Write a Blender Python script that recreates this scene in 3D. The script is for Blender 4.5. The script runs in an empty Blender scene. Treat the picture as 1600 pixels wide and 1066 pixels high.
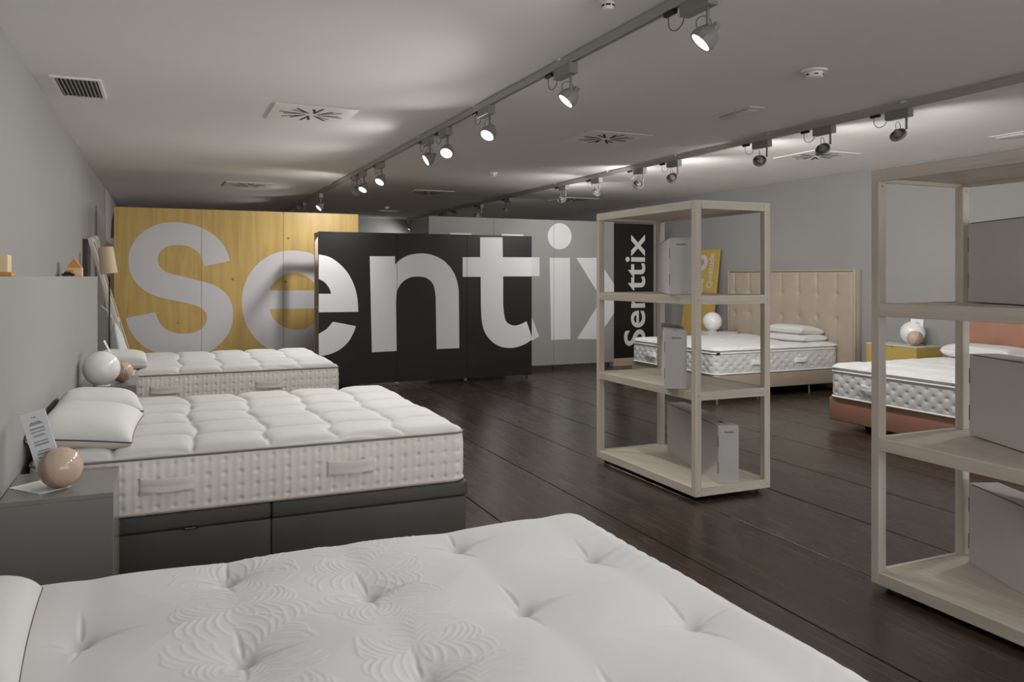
import bpy, bmesh, math, random
import numpy as np
from mathutils import Vector, Matrix
from mathutils.geometry import tessellate_polygon

random.seed(7)
rng = np.random.RandomState(11)
SC = bpy.context.scene
COL = SC.collection
R = math.radians
PI = math.pi

# ------------------------------------------------------------------ camera, world, exposure
CEIL = 2.87
cam_d = bpy.data.cameras.new('camera')
cam = bpy.data.objects.new('camera', cam_d)
COL.objects.link(cam)
SC.camera = cam
cam.location = (0, 0, 1.5)
cam.rotation_euler = (R(90), 0, R(-23.8))
cam_d.sensor_width = 36
cam_d.lens = 36 * 1240 / 1600
cam_d.shift_y = -(533 - 432) / 1600
cam_d.clip_start = 0.05
cam_d.clip_end = 60

world = bpy.data.worlds.new('world')
SC.world = world
world.use_nodes = True
world.node_tree.nodes['Background'].inputs[0].default_value = (0.9, 0.95, 1, 1)
world.node_tree.nodes['Background'].inputs[1].default_value = 0.3

SC.view_settings.view_transform = 'Standard'
SC.view_settings.look = 'None'
SC.view_settings.gamma = 1
SC.view_settings.exposure = 0.30
SC.view_settings.use_curve_mapping = False
SC.cycles.use_denoising = True
SC.cycles.max_bounces = 8
SC.cycles.diffuse_bounces = 5
SC.cycles.sample_clamp_indirect = 4
SPOT_W = 13.0
SPILL_W = 50.0
# unseen area light added behind the camera as soft front fill
day = bpy.data.lights.new('front_fill', 'AREA')
day.shape = 'RECTANGLE'; day.size = 8.0; day.size_y = 2.2; day.energy = 430; day.color = (0.93, 0.96, 1.0)
fill_light_o = bpy.data.objects.new('front_fill', day)
COL.objects.link(fill_light_o)
fill_light_o.location = (3.7, -2.9, 1.45); fill_light_o.rotation_euler = (R(-90), 0, 0)

# ------------------------------------------------------------------ materials
def new_mat(name):
    m = bpy.data.materials.new(name)
    m.use_nodes = True
    nt = m.node_tree
    b = nt.nodes['Principled BSDF']
    return m, nt, b

def N(nt, typ, **kw):
    n = nt.nodes.new(typ)
    for k, v in kw.items():
        if k in n.inputs.keys():
            n.inputs[k].default_value = v
        else:
            setattr(n, k, v)
    return n

def ramp(nt, stops):
    r = nt.nodes.new('ShaderNodeValToRGB')
    els = r.color_ramp.elements
    while len(els) < len(stops):
        els.new(0.5)
    for e, (p, c) in zip(els, stops):
        e.position = p
        e.color = (*c, 1) if len(c) == 3 else c
    return r

def bump(nt, b, src, strength, dist=0.002):
    bn = N(nt, 'ShaderNodeBump')
    bn.inputs['Strength'].default_value = strength
    bn.inputs['Distance'].default_value = dist
    nt.links.new(src, bn.inputs['Height'])
    nt.links.new(bn.outputs[0], b.inputs['Normal'])

def plain(name, col, rough=0.6, metal=0.0, var=0.04, vscale=6, bmp=0.0, bscale=200, spec=0.4, sheen=0.0, trans=0.0):
    m, nt, b = new_mat(name)
    b.inputs['Roughness'].default_value = rough
    b.inputs['Metallic'].default_value = metal
    b.inputs['Specular IOR Level'].default_value = spec
    b.inputs['Sheen Weight'].default_value = sheen
    b.inputs['Transmission Weight'].default_value = trans
    tc = N(nt, 'ShaderNodeTexCoord')
    n = N(nt, 'ShaderNodeTexNoise')
    n.inputs['Scale'].default_value = vscale
    n.inputs['Detail'].default_value = 4
    nt.links.new(tc.outputs['Object'], n.inputs['Vector'])
    r = ramp(nt, [(0.3, tuple(c * (1 - var) for c in col)), (0.7, tuple(min(1, c * (1 + var)) for c in col))])
    nt.links.new(n.outputs['Fac'], r.inputs[0])
    nt.links.new(r.outputs[0], b.inputs['Base Color'])
    if bmp:
        n2 = N(nt, 'ShaderNodeTexNoise')
        n2.inputs['Scale'].default_value = bscale
        n2.inputs['Detail'].default_value = 3
        nt.links.new(tc.outputs['Object'], n2.inputs['Vector'])
        bump(nt, b, n2.outputs['Fac'], bmp)
    return m

def wood(name, c1, c2, axis, rough=0.5, scale=1.0, rand=0.15):
    """grain streaks running along `axis` of the object's own coordinates"""
    m, nt, b = new_mat(name)
    tc = N(nt, 'ShaderNodeTexCoord')
    mp = N(nt, 'ShaderNodeMapping')
    s = [34 * scale] * 3
    s['xyz'.index(axis)] = 1.6 * scale
    mp.inputs['Scale'].default_value = s
    oi = N(nt, 'ShaderNodeObjectInfo')
    cmb = N(nt, 'ShaderNodeCombineXYZ')
    mul = N(nt, 'ShaderNodeMath', operation='MULTIPLY')
    mul.inputs[1].default_value = 37.0
    nt.links.new(oi.outputs['Random'], mul.inputs[0])
    for i in range(3):
        nt.links.new(mul.outputs[0], cmb.inputs[i])
    nt.links.new(cmb.outputs[0], mp.inputs['Location'])
    nt.links.new(tc.outputs['Object'], mp.inputs['Vector'])
    n = N(nt, 'ShaderNodeTexNoise')
    n.inputs['Scale'].default_value = 1.0
    n.inputs['Detail'].default_value = 6
    n.inputs['Roughness'].default_value = 0.6
    n.inputs['Distortion'].default_value = 0.6
    nt.links.new(mp.outputs[0], n.inputs['Vector'])
    r = ramp(nt, [(0.3, c1), (0.68, c2)])
    nt.links.new(n.outputs['Fac'], r.inputs[0])
    hsv = N(nt, 'ShaderNodeHueSaturation')
    mr = N(nt, 'ShaderNodeMapRange')
    mr.inputs['To Min'].default_value = 1 - rand
    mr.inputs['To Max'].default_value = 1 + rand
    nt.links.new(oi.outputs['Random'], mr.inputs['Value'])
    nt.links.new(mr.outputs[0], hsv.inputs['Value'])
    nt.links.new(r.outputs[0], hsv.inputs['Color'])
    nt.links.new(hsv.outputs[0], b.inputs['Base Color'])
    b.inputs['Roughness'].default_value = rough
    bump(nt, b, n.outputs['Fac'], 0.15, 0.001)
    return m

def floor_mat():
    m, nt, b = new_mat('dark_stained_floor_wood')
    tc = N(nt, 'ShaderNodeTexCoord')
    oi = N(nt, 'ShaderNodeObjectInfo')
    mul = N(nt, 'ShaderNodeMath', operation='MULTIPLY'); mul.inputs[1].default_value = 53.0
    cmb = N(nt, 'ShaderNodeCombineXYZ')
    nt.links.new(oi.outputs['Random'], mul.inputs[0])
    for i in range(3):
        nt.links.new(mul.outputs[0], cmb.inputs[i])
    mp = N(nt, 'ShaderNodeMapping'); mp.inputs['Scale'].default_value = (26, 1.1, 26)
    nt.links.new(tc.outputs['Object'], mp.inputs['Vector']); nt.links.new(cmb.outputs[0], mp.inputs['Location'])
    n = N(nt, 'ShaderNodeTexNoise'); n.inputs['Scale'].default_value = 1; n.inputs['Detail'].default_value = 8; n.inputs['Roughness'].default_value = 0.7; n.inputs['Distortion'].default_value = 1.0
    nt.links.new(mp.outputs[0], n.inputs['Vector'])
    r = ramp(nt, [(0.3, FLOOR_C1), (0.52, FLOOR_C2), (0.75, FLOOR_C3)])
    nt.links.new(n.outputs['Fac'], r.inputs[0])
    n2 = N(nt, 'ShaderNodeTexNoise'); n2.inputs['Scale'].default_value = 2.2; n2.inputs['Detail'].default_value = 4
    nt.links.new(tc.outputs['Object'], n2.inputs['Vector'])
    mr = N(nt, 'ShaderNodeMapRange'); mr.inputs['From Min'].default_value = 0.3; mr.inputs['From Max'].default_value = 0.7; mr.inputs['To Min'].default_value = 0.75; mr.inputs['To Max'].default_value = 1.25
    nt.links.new(n2.outputs['Fac'], mr.inputs['Value'])
    hsv = N(nt, 'ShaderNodeHueSaturation'); nt.links.new(mr.outputs[0], hsv.inputs['Value']); nt.links.new(r.outputs[0], hsv.inputs['Color'])
    nt.links.new(hsv.outputs[0], b.inputs['Base Color'])
    mr2 = N(nt, 'ShaderNodeMapRange'); mr2.inputs['To Min'].default_value = 0.17; mr2.inputs['To Max'].default_value = 0.36
    nt.links.new(n.outputs['Fac'], mr2.inputs['Value']); nt.links.new(mr2.outputs[0], b.inputs['Roughness'])
    b.inputs['Specular IOR Level'].default_value = 0.5
    bump(nt, b, n.outputs['Fac'], 0.18, 0.0012)
    return m

def ply_mat(name, base, dark):
    """stained plywood: vertical grain and small knots"""
    m, nt, b = new_mat(name)
    tc = N(nt, 'ShaderNodeTexCoord')
    mp = N(nt, 'ShaderNodeMapping'); mp.inputs['Scale'].default_value = (9, 9, 0.8)
    oi = N(nt, 'ShaderNodeObjectInfo')
    mul = N(nt, 'ShaderNodeMath', operation='MULTIPLY'); mul.inputs[1].default_value = 31
    cmb = N(nt, 'ShaderNodeCombineXYZ')
    nt.links.new(oi.outputs['Random'], mul.inputs[0])
    for i in range(3):
        nt.links.new(mul.outputs[0], cmb.inputs[i])
    nt.links.new(cmb.outputs[0], mp.inputs['Location'])
    nt.links.new(tc.outputs['Object'], mp.inputs['Vector'])
    n = N(nt, 'ShaderNodeTexNoise'); n.inputs['Scale'].default_value = 1; n.inputs['Detail'].default_value = 5; n.inputs['Distortion'].default_value = 1.5
    nt.links.new(mp.outputs[0], n.inputs['Vector'])
    r = ramp(nt, [(0.3, dark), (0.62, base)])
    nt.links.new(n.outputs['Fac'], r.inputs[0])
    v = N(nt, 'ShaderNodeTexVoronoi'); v.inputs['Scale'].default_value = 3.2
    nt.links.new(tc.outputs['Object'], v.inputs['Vector'])
    r2 = ramp(nt, [(0.03, (1, 1, 1)), (0.075, (0, 0, 0))])
    nt.links.new(v.outputs['Distance'], r2.inputs[0])
    mx = N(nt, 'ShaderNodeMix', data_type='RGBA')
    nt.links.new(r2.outputs[0], mx.inputs[0])
    nt.links.new(r.outputs[0], mx.inputs[6])
    mx.inputs[7].default_value = (dark[0] * .35, dark[1] * .3, dark[2] * .3, 1)
    nt.links.new(mx.outputs[2], b.inputs['Base Color'])
    b.inputs['Roughness'].default_value = 0.45
    return m

def fabric(name, col, bmp=0.3, bscale=420, crinkle=0.0, rough=0.85):
    m, nt, b = new_mat(name)
    b.inputs['Base Color'].default_value = (*col, 1)
    b.inputs['Roughness'].default_value = rough
    b.inputs['Specular IOR Level'].default_value = 0.2
    b.inputs['Sheen Weight'].default_value = 0.15
    tc = N(nt, 'ShaderNodeTexCoord')
    n = N(nt, 'ShaderNodeTexNoise'); n.inputs['Scale'].default_value = bscale; n.inputs['Detail'].default_value = 2
    nt.links.new(tc.outputs['Object'], n.inputs['Vector'])
    n2 = N(nt, 'ShaderNodeTexNoise'); n2.inputs['Scale'].default_value = 22; n2.inputs['Detail'].default_value = 4; n2.inputs['Distortion'].default_value = 1.4
    nt.links.new(tc.outputs['Object'], n2.inputs['Vector'])
    a = N(nt, 'ShaderNodeMath', operation='MULTIPLY'); a.inputs[1].default_value = crinkle
    nt.links.new(n2.outputs['Fac'], a.inputs[0])
    ad = N(nt, 'ShaderNodeMath', operation='ADD')
    sm = N(nt, 'ShaderNodeMath', operation='MULTIPLY'); sm.inputs[1].default_value = 0.25
    nt.links.new(n.outputs['Fac'], sm.inputs[0])
    nt.links.new(sm.outputs[0], ad.inputs[0]); nt.links.new(a.outputs[0], ad.inputs[1])
    bump(nt, b, ad.outputs[0], bmp, 0.003)
    return m

def emis(name, col, s):
    m, nt, b = new_mat(name)
    b.inputs['Base Color'].default_value = (*col, 1)
    b.inputs['Emission Color'].default_value = (*col, 1)
    b.inputs['Emission Strength'].default_value = s
    return m

FLOOR_C1 = (0.027, 0.0175, 0.0115)
FLOOR_C2 = (0.042, 0.028, 0.0185)
FLOOR_C3 = (0.074, 0.050, 0.034)
M = {}
M['plaster'] = plain('white_wall_paint', (0.31, 0.307, 0.30), 0.75, var=0.015, vscale=1.5, bmp=0.04, bscale=90)
M['ceiling'] = plain('ceiling_paint', (0.87, 0.845, 0.815), 0.9, var=0.015, vscale=1.2)
M['plate'] = plain('cream_metal_plate', (0.90, 0.87, 0.82), 0.45)
M['slot_dark'] = plain('slot_black', (0.012, 0.012, 0.012), 0.7)
M['vent_grey'] = plain('vent_grey', (0.50, 0.47, 0.41), 0.6)
M['floor'] = floor_mat()
M['gap'] = plain('floor_gap_black', (0.006, 0.005, 0.004), 0.8)
ASH1, ASH2 = (0.53, 0.465, 0.385), (0.67, 0.595, 0.505)
for a in 'xyz':
    M['ash_' + a] = wood('pale_ash_' + a, ASH1, ASH2, a, 0.5, 1.0, 0.1)
M['stud_z'] = wood('stud_wood', (0.40, 0.30, 0.23), (0.52, 0.41, 0.33), 'z', 0.6)
M['yellow_ply'] = ply_mat('yellow_stained_plywood', (0.56, 0.385, 0.115), (0.47, 0.30, 0.085))
M['black_panel'] = plain('black_painted_panel', (0.0135, 0.0122, 0.0115), 0.42, var=0.12, vscale=3, spec=0.25)
M['grey_panel'] = plain('grey_painted_panel', (0.25, 0.25, 0.234), 0.5, var=0.03, vscale=2)
M['vinyl'] = plain('white_vinyl', (0.60, 0.59, 0.61), 0.5, var=0.01)
M['vinyl_b'] = plain('white_banner_print', (0.62, 0.62, 0.60), 0.5, var=0.01)
M['metal'] = plain('chrome', (0.7, 0.7, 0.7), 0.25, 1.0, var=0.02)
M['caster'] = plain('caster_black', (0.015, 0.015, 0.015), 0.4)
M['lamp_grey'] = plain('lamp_grey_paint', (0.27, 0.265, 0.255), 0.45, 0.0, var=0.03)
M['track'] = plain('track_grey', (0.42, 0.415, 0.40), 0.4, var=0.02)
M['black'] = plain('black_plastic', (0.012, 0.012, 0.012), 0.45)
M['cable'] = plain('grey_cable', (0.16, 0.15, 0.14), 0.6)
M['bulb'] = emis('lit_bulb_glass', (1, 0.97, 0.94), 9.0)
M['bulb_off'] = plain('unlit_reflector', (0.5, 0.5, 0.5), 0.2, 0.9)
M['white_knit'] = fabric('white_knit', (0.62, 0.622, 0.623), 0.25, 500, 0.0)
M['cream_quilt'] = fabric('cream_quilt', (0.53, 0.528, 0.515), 0.35, 300, 0.9)
M['cream_border'] = fabric('oatmeal_border', (0.78, 0.745, 0.69), 0.5, 600, 0.3)
M['white_border'] = fabric('silver_border', (0.68, 0.675, 0.66), 0.5, 500, 0.7, 0.6)
M['white_quilt'] = fabric('white_quilt', (0.68, 0.677, 0.665), 0.4, 250, 1.0)
M['strap'] = fabric('strap_weave', (0.74, 0.71, 0.655), 0.8, 900)
M['pipe_taupe'] = fabric('taupe_piping', (0.20, 0.17, 0.15), 0.4, 600)
M['pipe_white'] = fabric('white_piping', (0.85, 0.85, 0.84), 0.3, 600)
M['pipe_cream'] = fabric('cream_piping', (0.62, 0.55, 0.50), 0.3, 600)
M['pillow'] = fabric('pillow_cotton', (0.62, 0.617, 0.60), 0.2, 350, 0.5)
M['pillow_under'] = fabric('pillow_beige_gusset', (0.55, 0.47, 0.39), 0.3, 350, 0.3)
M['pipe_dark'] = fabric('charcoal_piping', (0.04, 0.035, 0.035), 0.3, 600)
M['leather_dark'] = plain('charcoal_faux_leather', (0.085, 0.078, 0.068), 0.5, var=0.06, bmp=0.12, bscale=350)
M['leather_beige'] = plain('beige_faux_leather', (0.42, 0.345, 0.275), 0.5, var=0.03, bmp=0.1, bscale=300)
M['leather_tan'] = plain('terracotta_faux_leather', (0.37, 0.19, 0.13), 0.5, var=0.05, bmp=0.1, bscale=300)
M['lacquer'] = plain('grey_lacquer', (0.22, 0.212, 0.195), 0.2, var=0.01)
M['white_lacquer'] = plain('white_lacquer', (0.62, 0.61, 0.60), 0.35, var=0.01)
M['mustard'] = plain('mustard_lacquer', (0.54, 0.375, 0.10), 0.45, var=0.02)
M['carton'] = plain('pale_grey_carton', (0.54, 0.52, 0.505), 0.6, var=0.02, vscale=3)
M['paper'] = plain('white_card', (0.78, 0.78, 0.80), 0.5, var=0.01)
M['ink_grey'] = plain('grey_ink', (0.36, 0.37, 0.37), 0.6)
M['ink_dark'] = plain('dark_ink', (0.08, 0.08, 0.09), 0.6)
M['bead_pale'] = wood('pale_varnished_wood', (0.50, 0.36, 0.28), (0.60, 0.45, 0.36), 'z', 0.12, 0.4, 0.0)
M['bead_dark'] = wood('brown_varnished_wood', (0.30, 0.20, 0.145), (0.38, 0.26, 0.19), 'z', 0.12, 0.4, 0.0)
M['globe'] = plain('opal_glass', (0.82, 0.81, 0.80), 0.12, var=0.005, spec=0.6)
M['toy_cream'] = plain('toy_cream', (0.75, 0.60, 0.36), 0.5)
M['toy_orange'] = plain('toy_orange', (0.66, 0.30, 0.06), 0.5)
M['shade'] = fabric('linen_shade', (0.58, 0.47, 0.33), 0.6, 250)
M['poster'] = plain('poster_mauve', (0.48, 0.45, 0.47), 0.6)
M['poster_pink'] = plain('poster_pink', (0.30, 0.17, 0.15), 0.6)
M['poster_dark'] = plain('poster_charcoal', (0.06, 0.06, 0.07), 0.6)
M['board_grey'] = plain('grey_board', (0.33, 0.315, 0.31), 0.6)
M['umber'] = plain('umber_frame', (0.07, 0.045, 0.035), 0.6)

# ------------------------------------------------------------------ geometry helpers
class G:
    def __init__(s):
        s.v = []; s.f = []; s.bm = None
    def add(s, vs, fs):
        o = len(s.v)
        s.v += [tuple(p) for p in vs]
        s.f += [tuple(i + o for i in f) for f in fs]
        return s
    def box(s, x0, x1, y0, y1, z0, z1):
        return s.add([(x0, y0, z0), (x1, y0, z0), (x1, y1, z0), (x0, y1, z0), (x0, y0, z1), (x1, y0, z1), (x1, y1, z1), (x0, y1, z1)],
                     [(0, 3, 2, 1), (4, 5, 6, 7), (0, 1, 5, 4), (1, 2, 6, 5), (2, 3, 7, 6), (3, 0, 4, 7)])
    def prism(s, poly, z0, z1, plane='xy'):
        n = len(poly)
        def P(a, b, c):
            return {'xy': (a, b, c), 'xz': (a, c, b), 'yz': (c, a, b)}[plane]
        vs = [P(a, b, z0) for a, b in poly] + [P(a, b, z1) for a, b in poly]
        fs = [tuple(range(n))[::-1], tuple(range(n, 2 * n))] + [(i, (i + 1) % n, (i + 1) % n + n, i + n) for i in range(n)]
        return s.add(vs, fs)
    def lathe(s, prof, n=24, mat=None):
        """prof: list of (r, z); mat places it"""
        vs = []; fs = []
        k = len(prof)
        for i in range(n):
            a = 2 * PI * i / n
            for r, z in prof:
                vs.append(Vector((r * math.cos(a), r * math.sin(a), z)))
        for i in range(n):
            j = (i + 1) % n
            for q in range(k - 1):
                fs.append((i * k + q, j * k + q, j * k + q + 1, i * k + q + 1))
        if prof[0][0] > 1e-6:
            fs.append(tuple(i * k for i in range(n))[::-1])
        if prof[-1][0] > 1e-6:
            fs.append(tuple(i * k + k - 1 for i in range(n)))
        if mat is not None:
            vs = [mat @ p for p in vs]
        return s.add(vs, fs)
    def sphere(s, c, r, n=32, k=20):
        prof = [(max(1e-7, r * math.sin(PI * i / k)), -r * math.cos(PI * i / k)) for i in range(k + 1)]
        return s.lathe(prof, n, Matrix.Translation(c))
    def tube(s, pts, r, n=8, closed=False):
        pts = [Vector(p) for p in pts]
        m = len(pts)
        vs = []; fs = []
        up = Vector((0, 0, 1))
        prev = None
        for i in range(m):
            if closed:
                t = pts[(i + 1) % m] - pts[i - 1]
            else:
                t = pts[min(i + 1, m - 1)] - pts[max(i - 1, 0)]
            if t.length < 1e-9:
                t = Vector((1, 0, 0))
            t.normalize()
            a = up if abs(t.dot(up)) < 0.95 else Vector((1, 0, 0))
            if prev is not None and not closed:
                a = prev
            u = (a - t * a.dot(t)).normalized()
            prev = u
            w = t.cross(u)
            for j in range(n):
                an = 2 * PI * j / n
                vs.append(pts[i] + (u * math.cos(an) + w * math.sin(an)) * r)
        for i in range(m if closed else m - 1):
            i2 = (i + 1) % m
            for j in range(n):
                j2 = (j + 1) % n
                fs.append((i * n + j, i * n + j2, i2 * n + j2, i2 * n + j))
        if not closed:
            fs.append(tuple(range(n))[::-1]); fs.append(tuple((m - 1) * n + j for j in range(n)))
        return s.add(vs, fs)

def link(name, me, mat, parent=None, smooth=False):
    if mat is not None and not me.materials:
        me.materials.append(mat)
    if smooth:
        me.polygons.foreach_set('use_smooth', [True] * len(me.polygons))
    o = bpy.data.objects.new(name, me)
    COL.objects.link(o)
    if parent is not None:
        o.parent = parent
    return o

def obj(name, g, mat, parent=None, smooth=False, bevel=0.0, seg=2, auto=None):
    me = bpy.data.meshes.new(name)
    me.from_pydata([tuple(p) for p in g.v], [], g.f)
    bm = bmesh.new(); bm.from_mesh(me)
    bmesh.ops.recalc_face_normals(bm, faces=bm.faces)
    if bevel:
        bmesh.ops.bevel(bm, geom=[e for e in bm.edges if len(e.link_faces) == 2 and e.calc_face_angle(0) > 0.5], offset=bevel, segments=seg, affect='EDGES', profile=0.5)
    if auto is not None:
        for e in bm.edges:
            if len(e.link_faces) == 2:
                e.smooth = e.calc_face_angle(0) < auto
        smooth = True
    bm.to_mesh(me); bm.free(); me.update()
    return link(name, me, mat, parent, smooth)

def npmesh(name, verts, faces, mat, parent=None, smooth=True):
    me = bpy.data.meshes.new(name)
    nv, nf = len(verts), len(faces)
    me.vertices.add(nv); me.vertices.foreach_set('co', np.asarray(verts, dtype=np.float32).ravel())
    me.loops.add(nf * 4); me.loops.foreach_set('vertex_index', np.asarray(faces, dtype=np.int32).ravel())
    me.polygons.add(nf)
    me.polygons.foreach_set('loop_start', np.arange(0, nf * 4, 4, dtype=np.int32))
    me.polygons.foreach_set('loop_total', np.full(nf, 4, dtype=np.int32))
    me.update(calc_edges=True)
    me.validate()
    return link(name, me, mat, parent, smooth)

def gridfaces(nu, nv, closed_u=False):
    i = np.arange(nu if closed_u else nu - 1); j = np.arange(nv - 1)
    I, J = np.meshgrid(i, j, indexing='ij')
    I2 = (I + 1) % nu
    return np.stack([I * nv + J, I2 * nv + J, I2 * nv + J + 1, I * nv + J + 1], -1).reshape(-1, 4)

def thing(name, label, cat, loc=(0, 0, 0), rz=0.0, group=None):
    o = bpy.data.objects.new(name, None)
    o.empty_display_size = 0.1
    COL.objects.link(o)
    o.location = loc; o.rotation_euler = (0, 0, rz)
    o['label'] = label; o['category'] = cat
    if group: o['group'] = group
    return o

def tag(o, label, cat, group=None):
    o['label'] = label; o['category'] = cat
    if group: o['group'] = group
    return o

def struct(o):
    o['kind'] = 'structure'
    return o

def dup(root, loc, rz=0.0, label=None, group=None):
    r = root.copy(); COL.objects.link(r)
    r.location = loc; r.rotation_euler = (0, 0, rz)
    if label: r['label'] = label
    if group: r['group'] = group
    def rec(src, dst):
        for ch in src.children:
            c = ch.copy(); COL.objects.link(c); c.parent = dst
            rec(ch, c)
    rec(root, r)
    return r

def text(name, body, mat, parent, loc, rot, size, align='CENTER', offset=0.0, ext=0.0005, fitw=None, fith=None):
    cu = bpy.data.curves.new(name, 'FONT')
    cu.body = body; cu.size = size; cu.align_x = align; cu.align_y = 'CENTER'
    cu.extrude = ext; cu.offset = offset; cu.resolution_u = 6
    tmp = bpy.data.objects.new('tmp', cu)
    COL.objects.link(tmp)
    bpy.context.view_layer.update()
    me = bpy.data.meshes.new_from_object(tmp.evaluated_get(bpy.context.evaluated_depsgraph_get()))
    bpy.data.objects.remove(tmp)
    co = np.array([v.co for v in me.vertices])
    mn, mx = co.min(0), co.max(0)
    sx = fitw / (mx[0] - mn[0]) if fitw else 1
    sy = fith / (mx[1] - mn[1]) if fith else sx
    for v in me.vertices:
        v.co.x = (v.co.x - (mn[0] + mx[0]) / 2) * sx
        v.co.y = (v.co.y - (mn[1] + mx[1]) / 2) * sy
    o = link(name, me, mat, parent)
    o.location = loc; o.rotation_euler = rot
    return o
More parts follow.
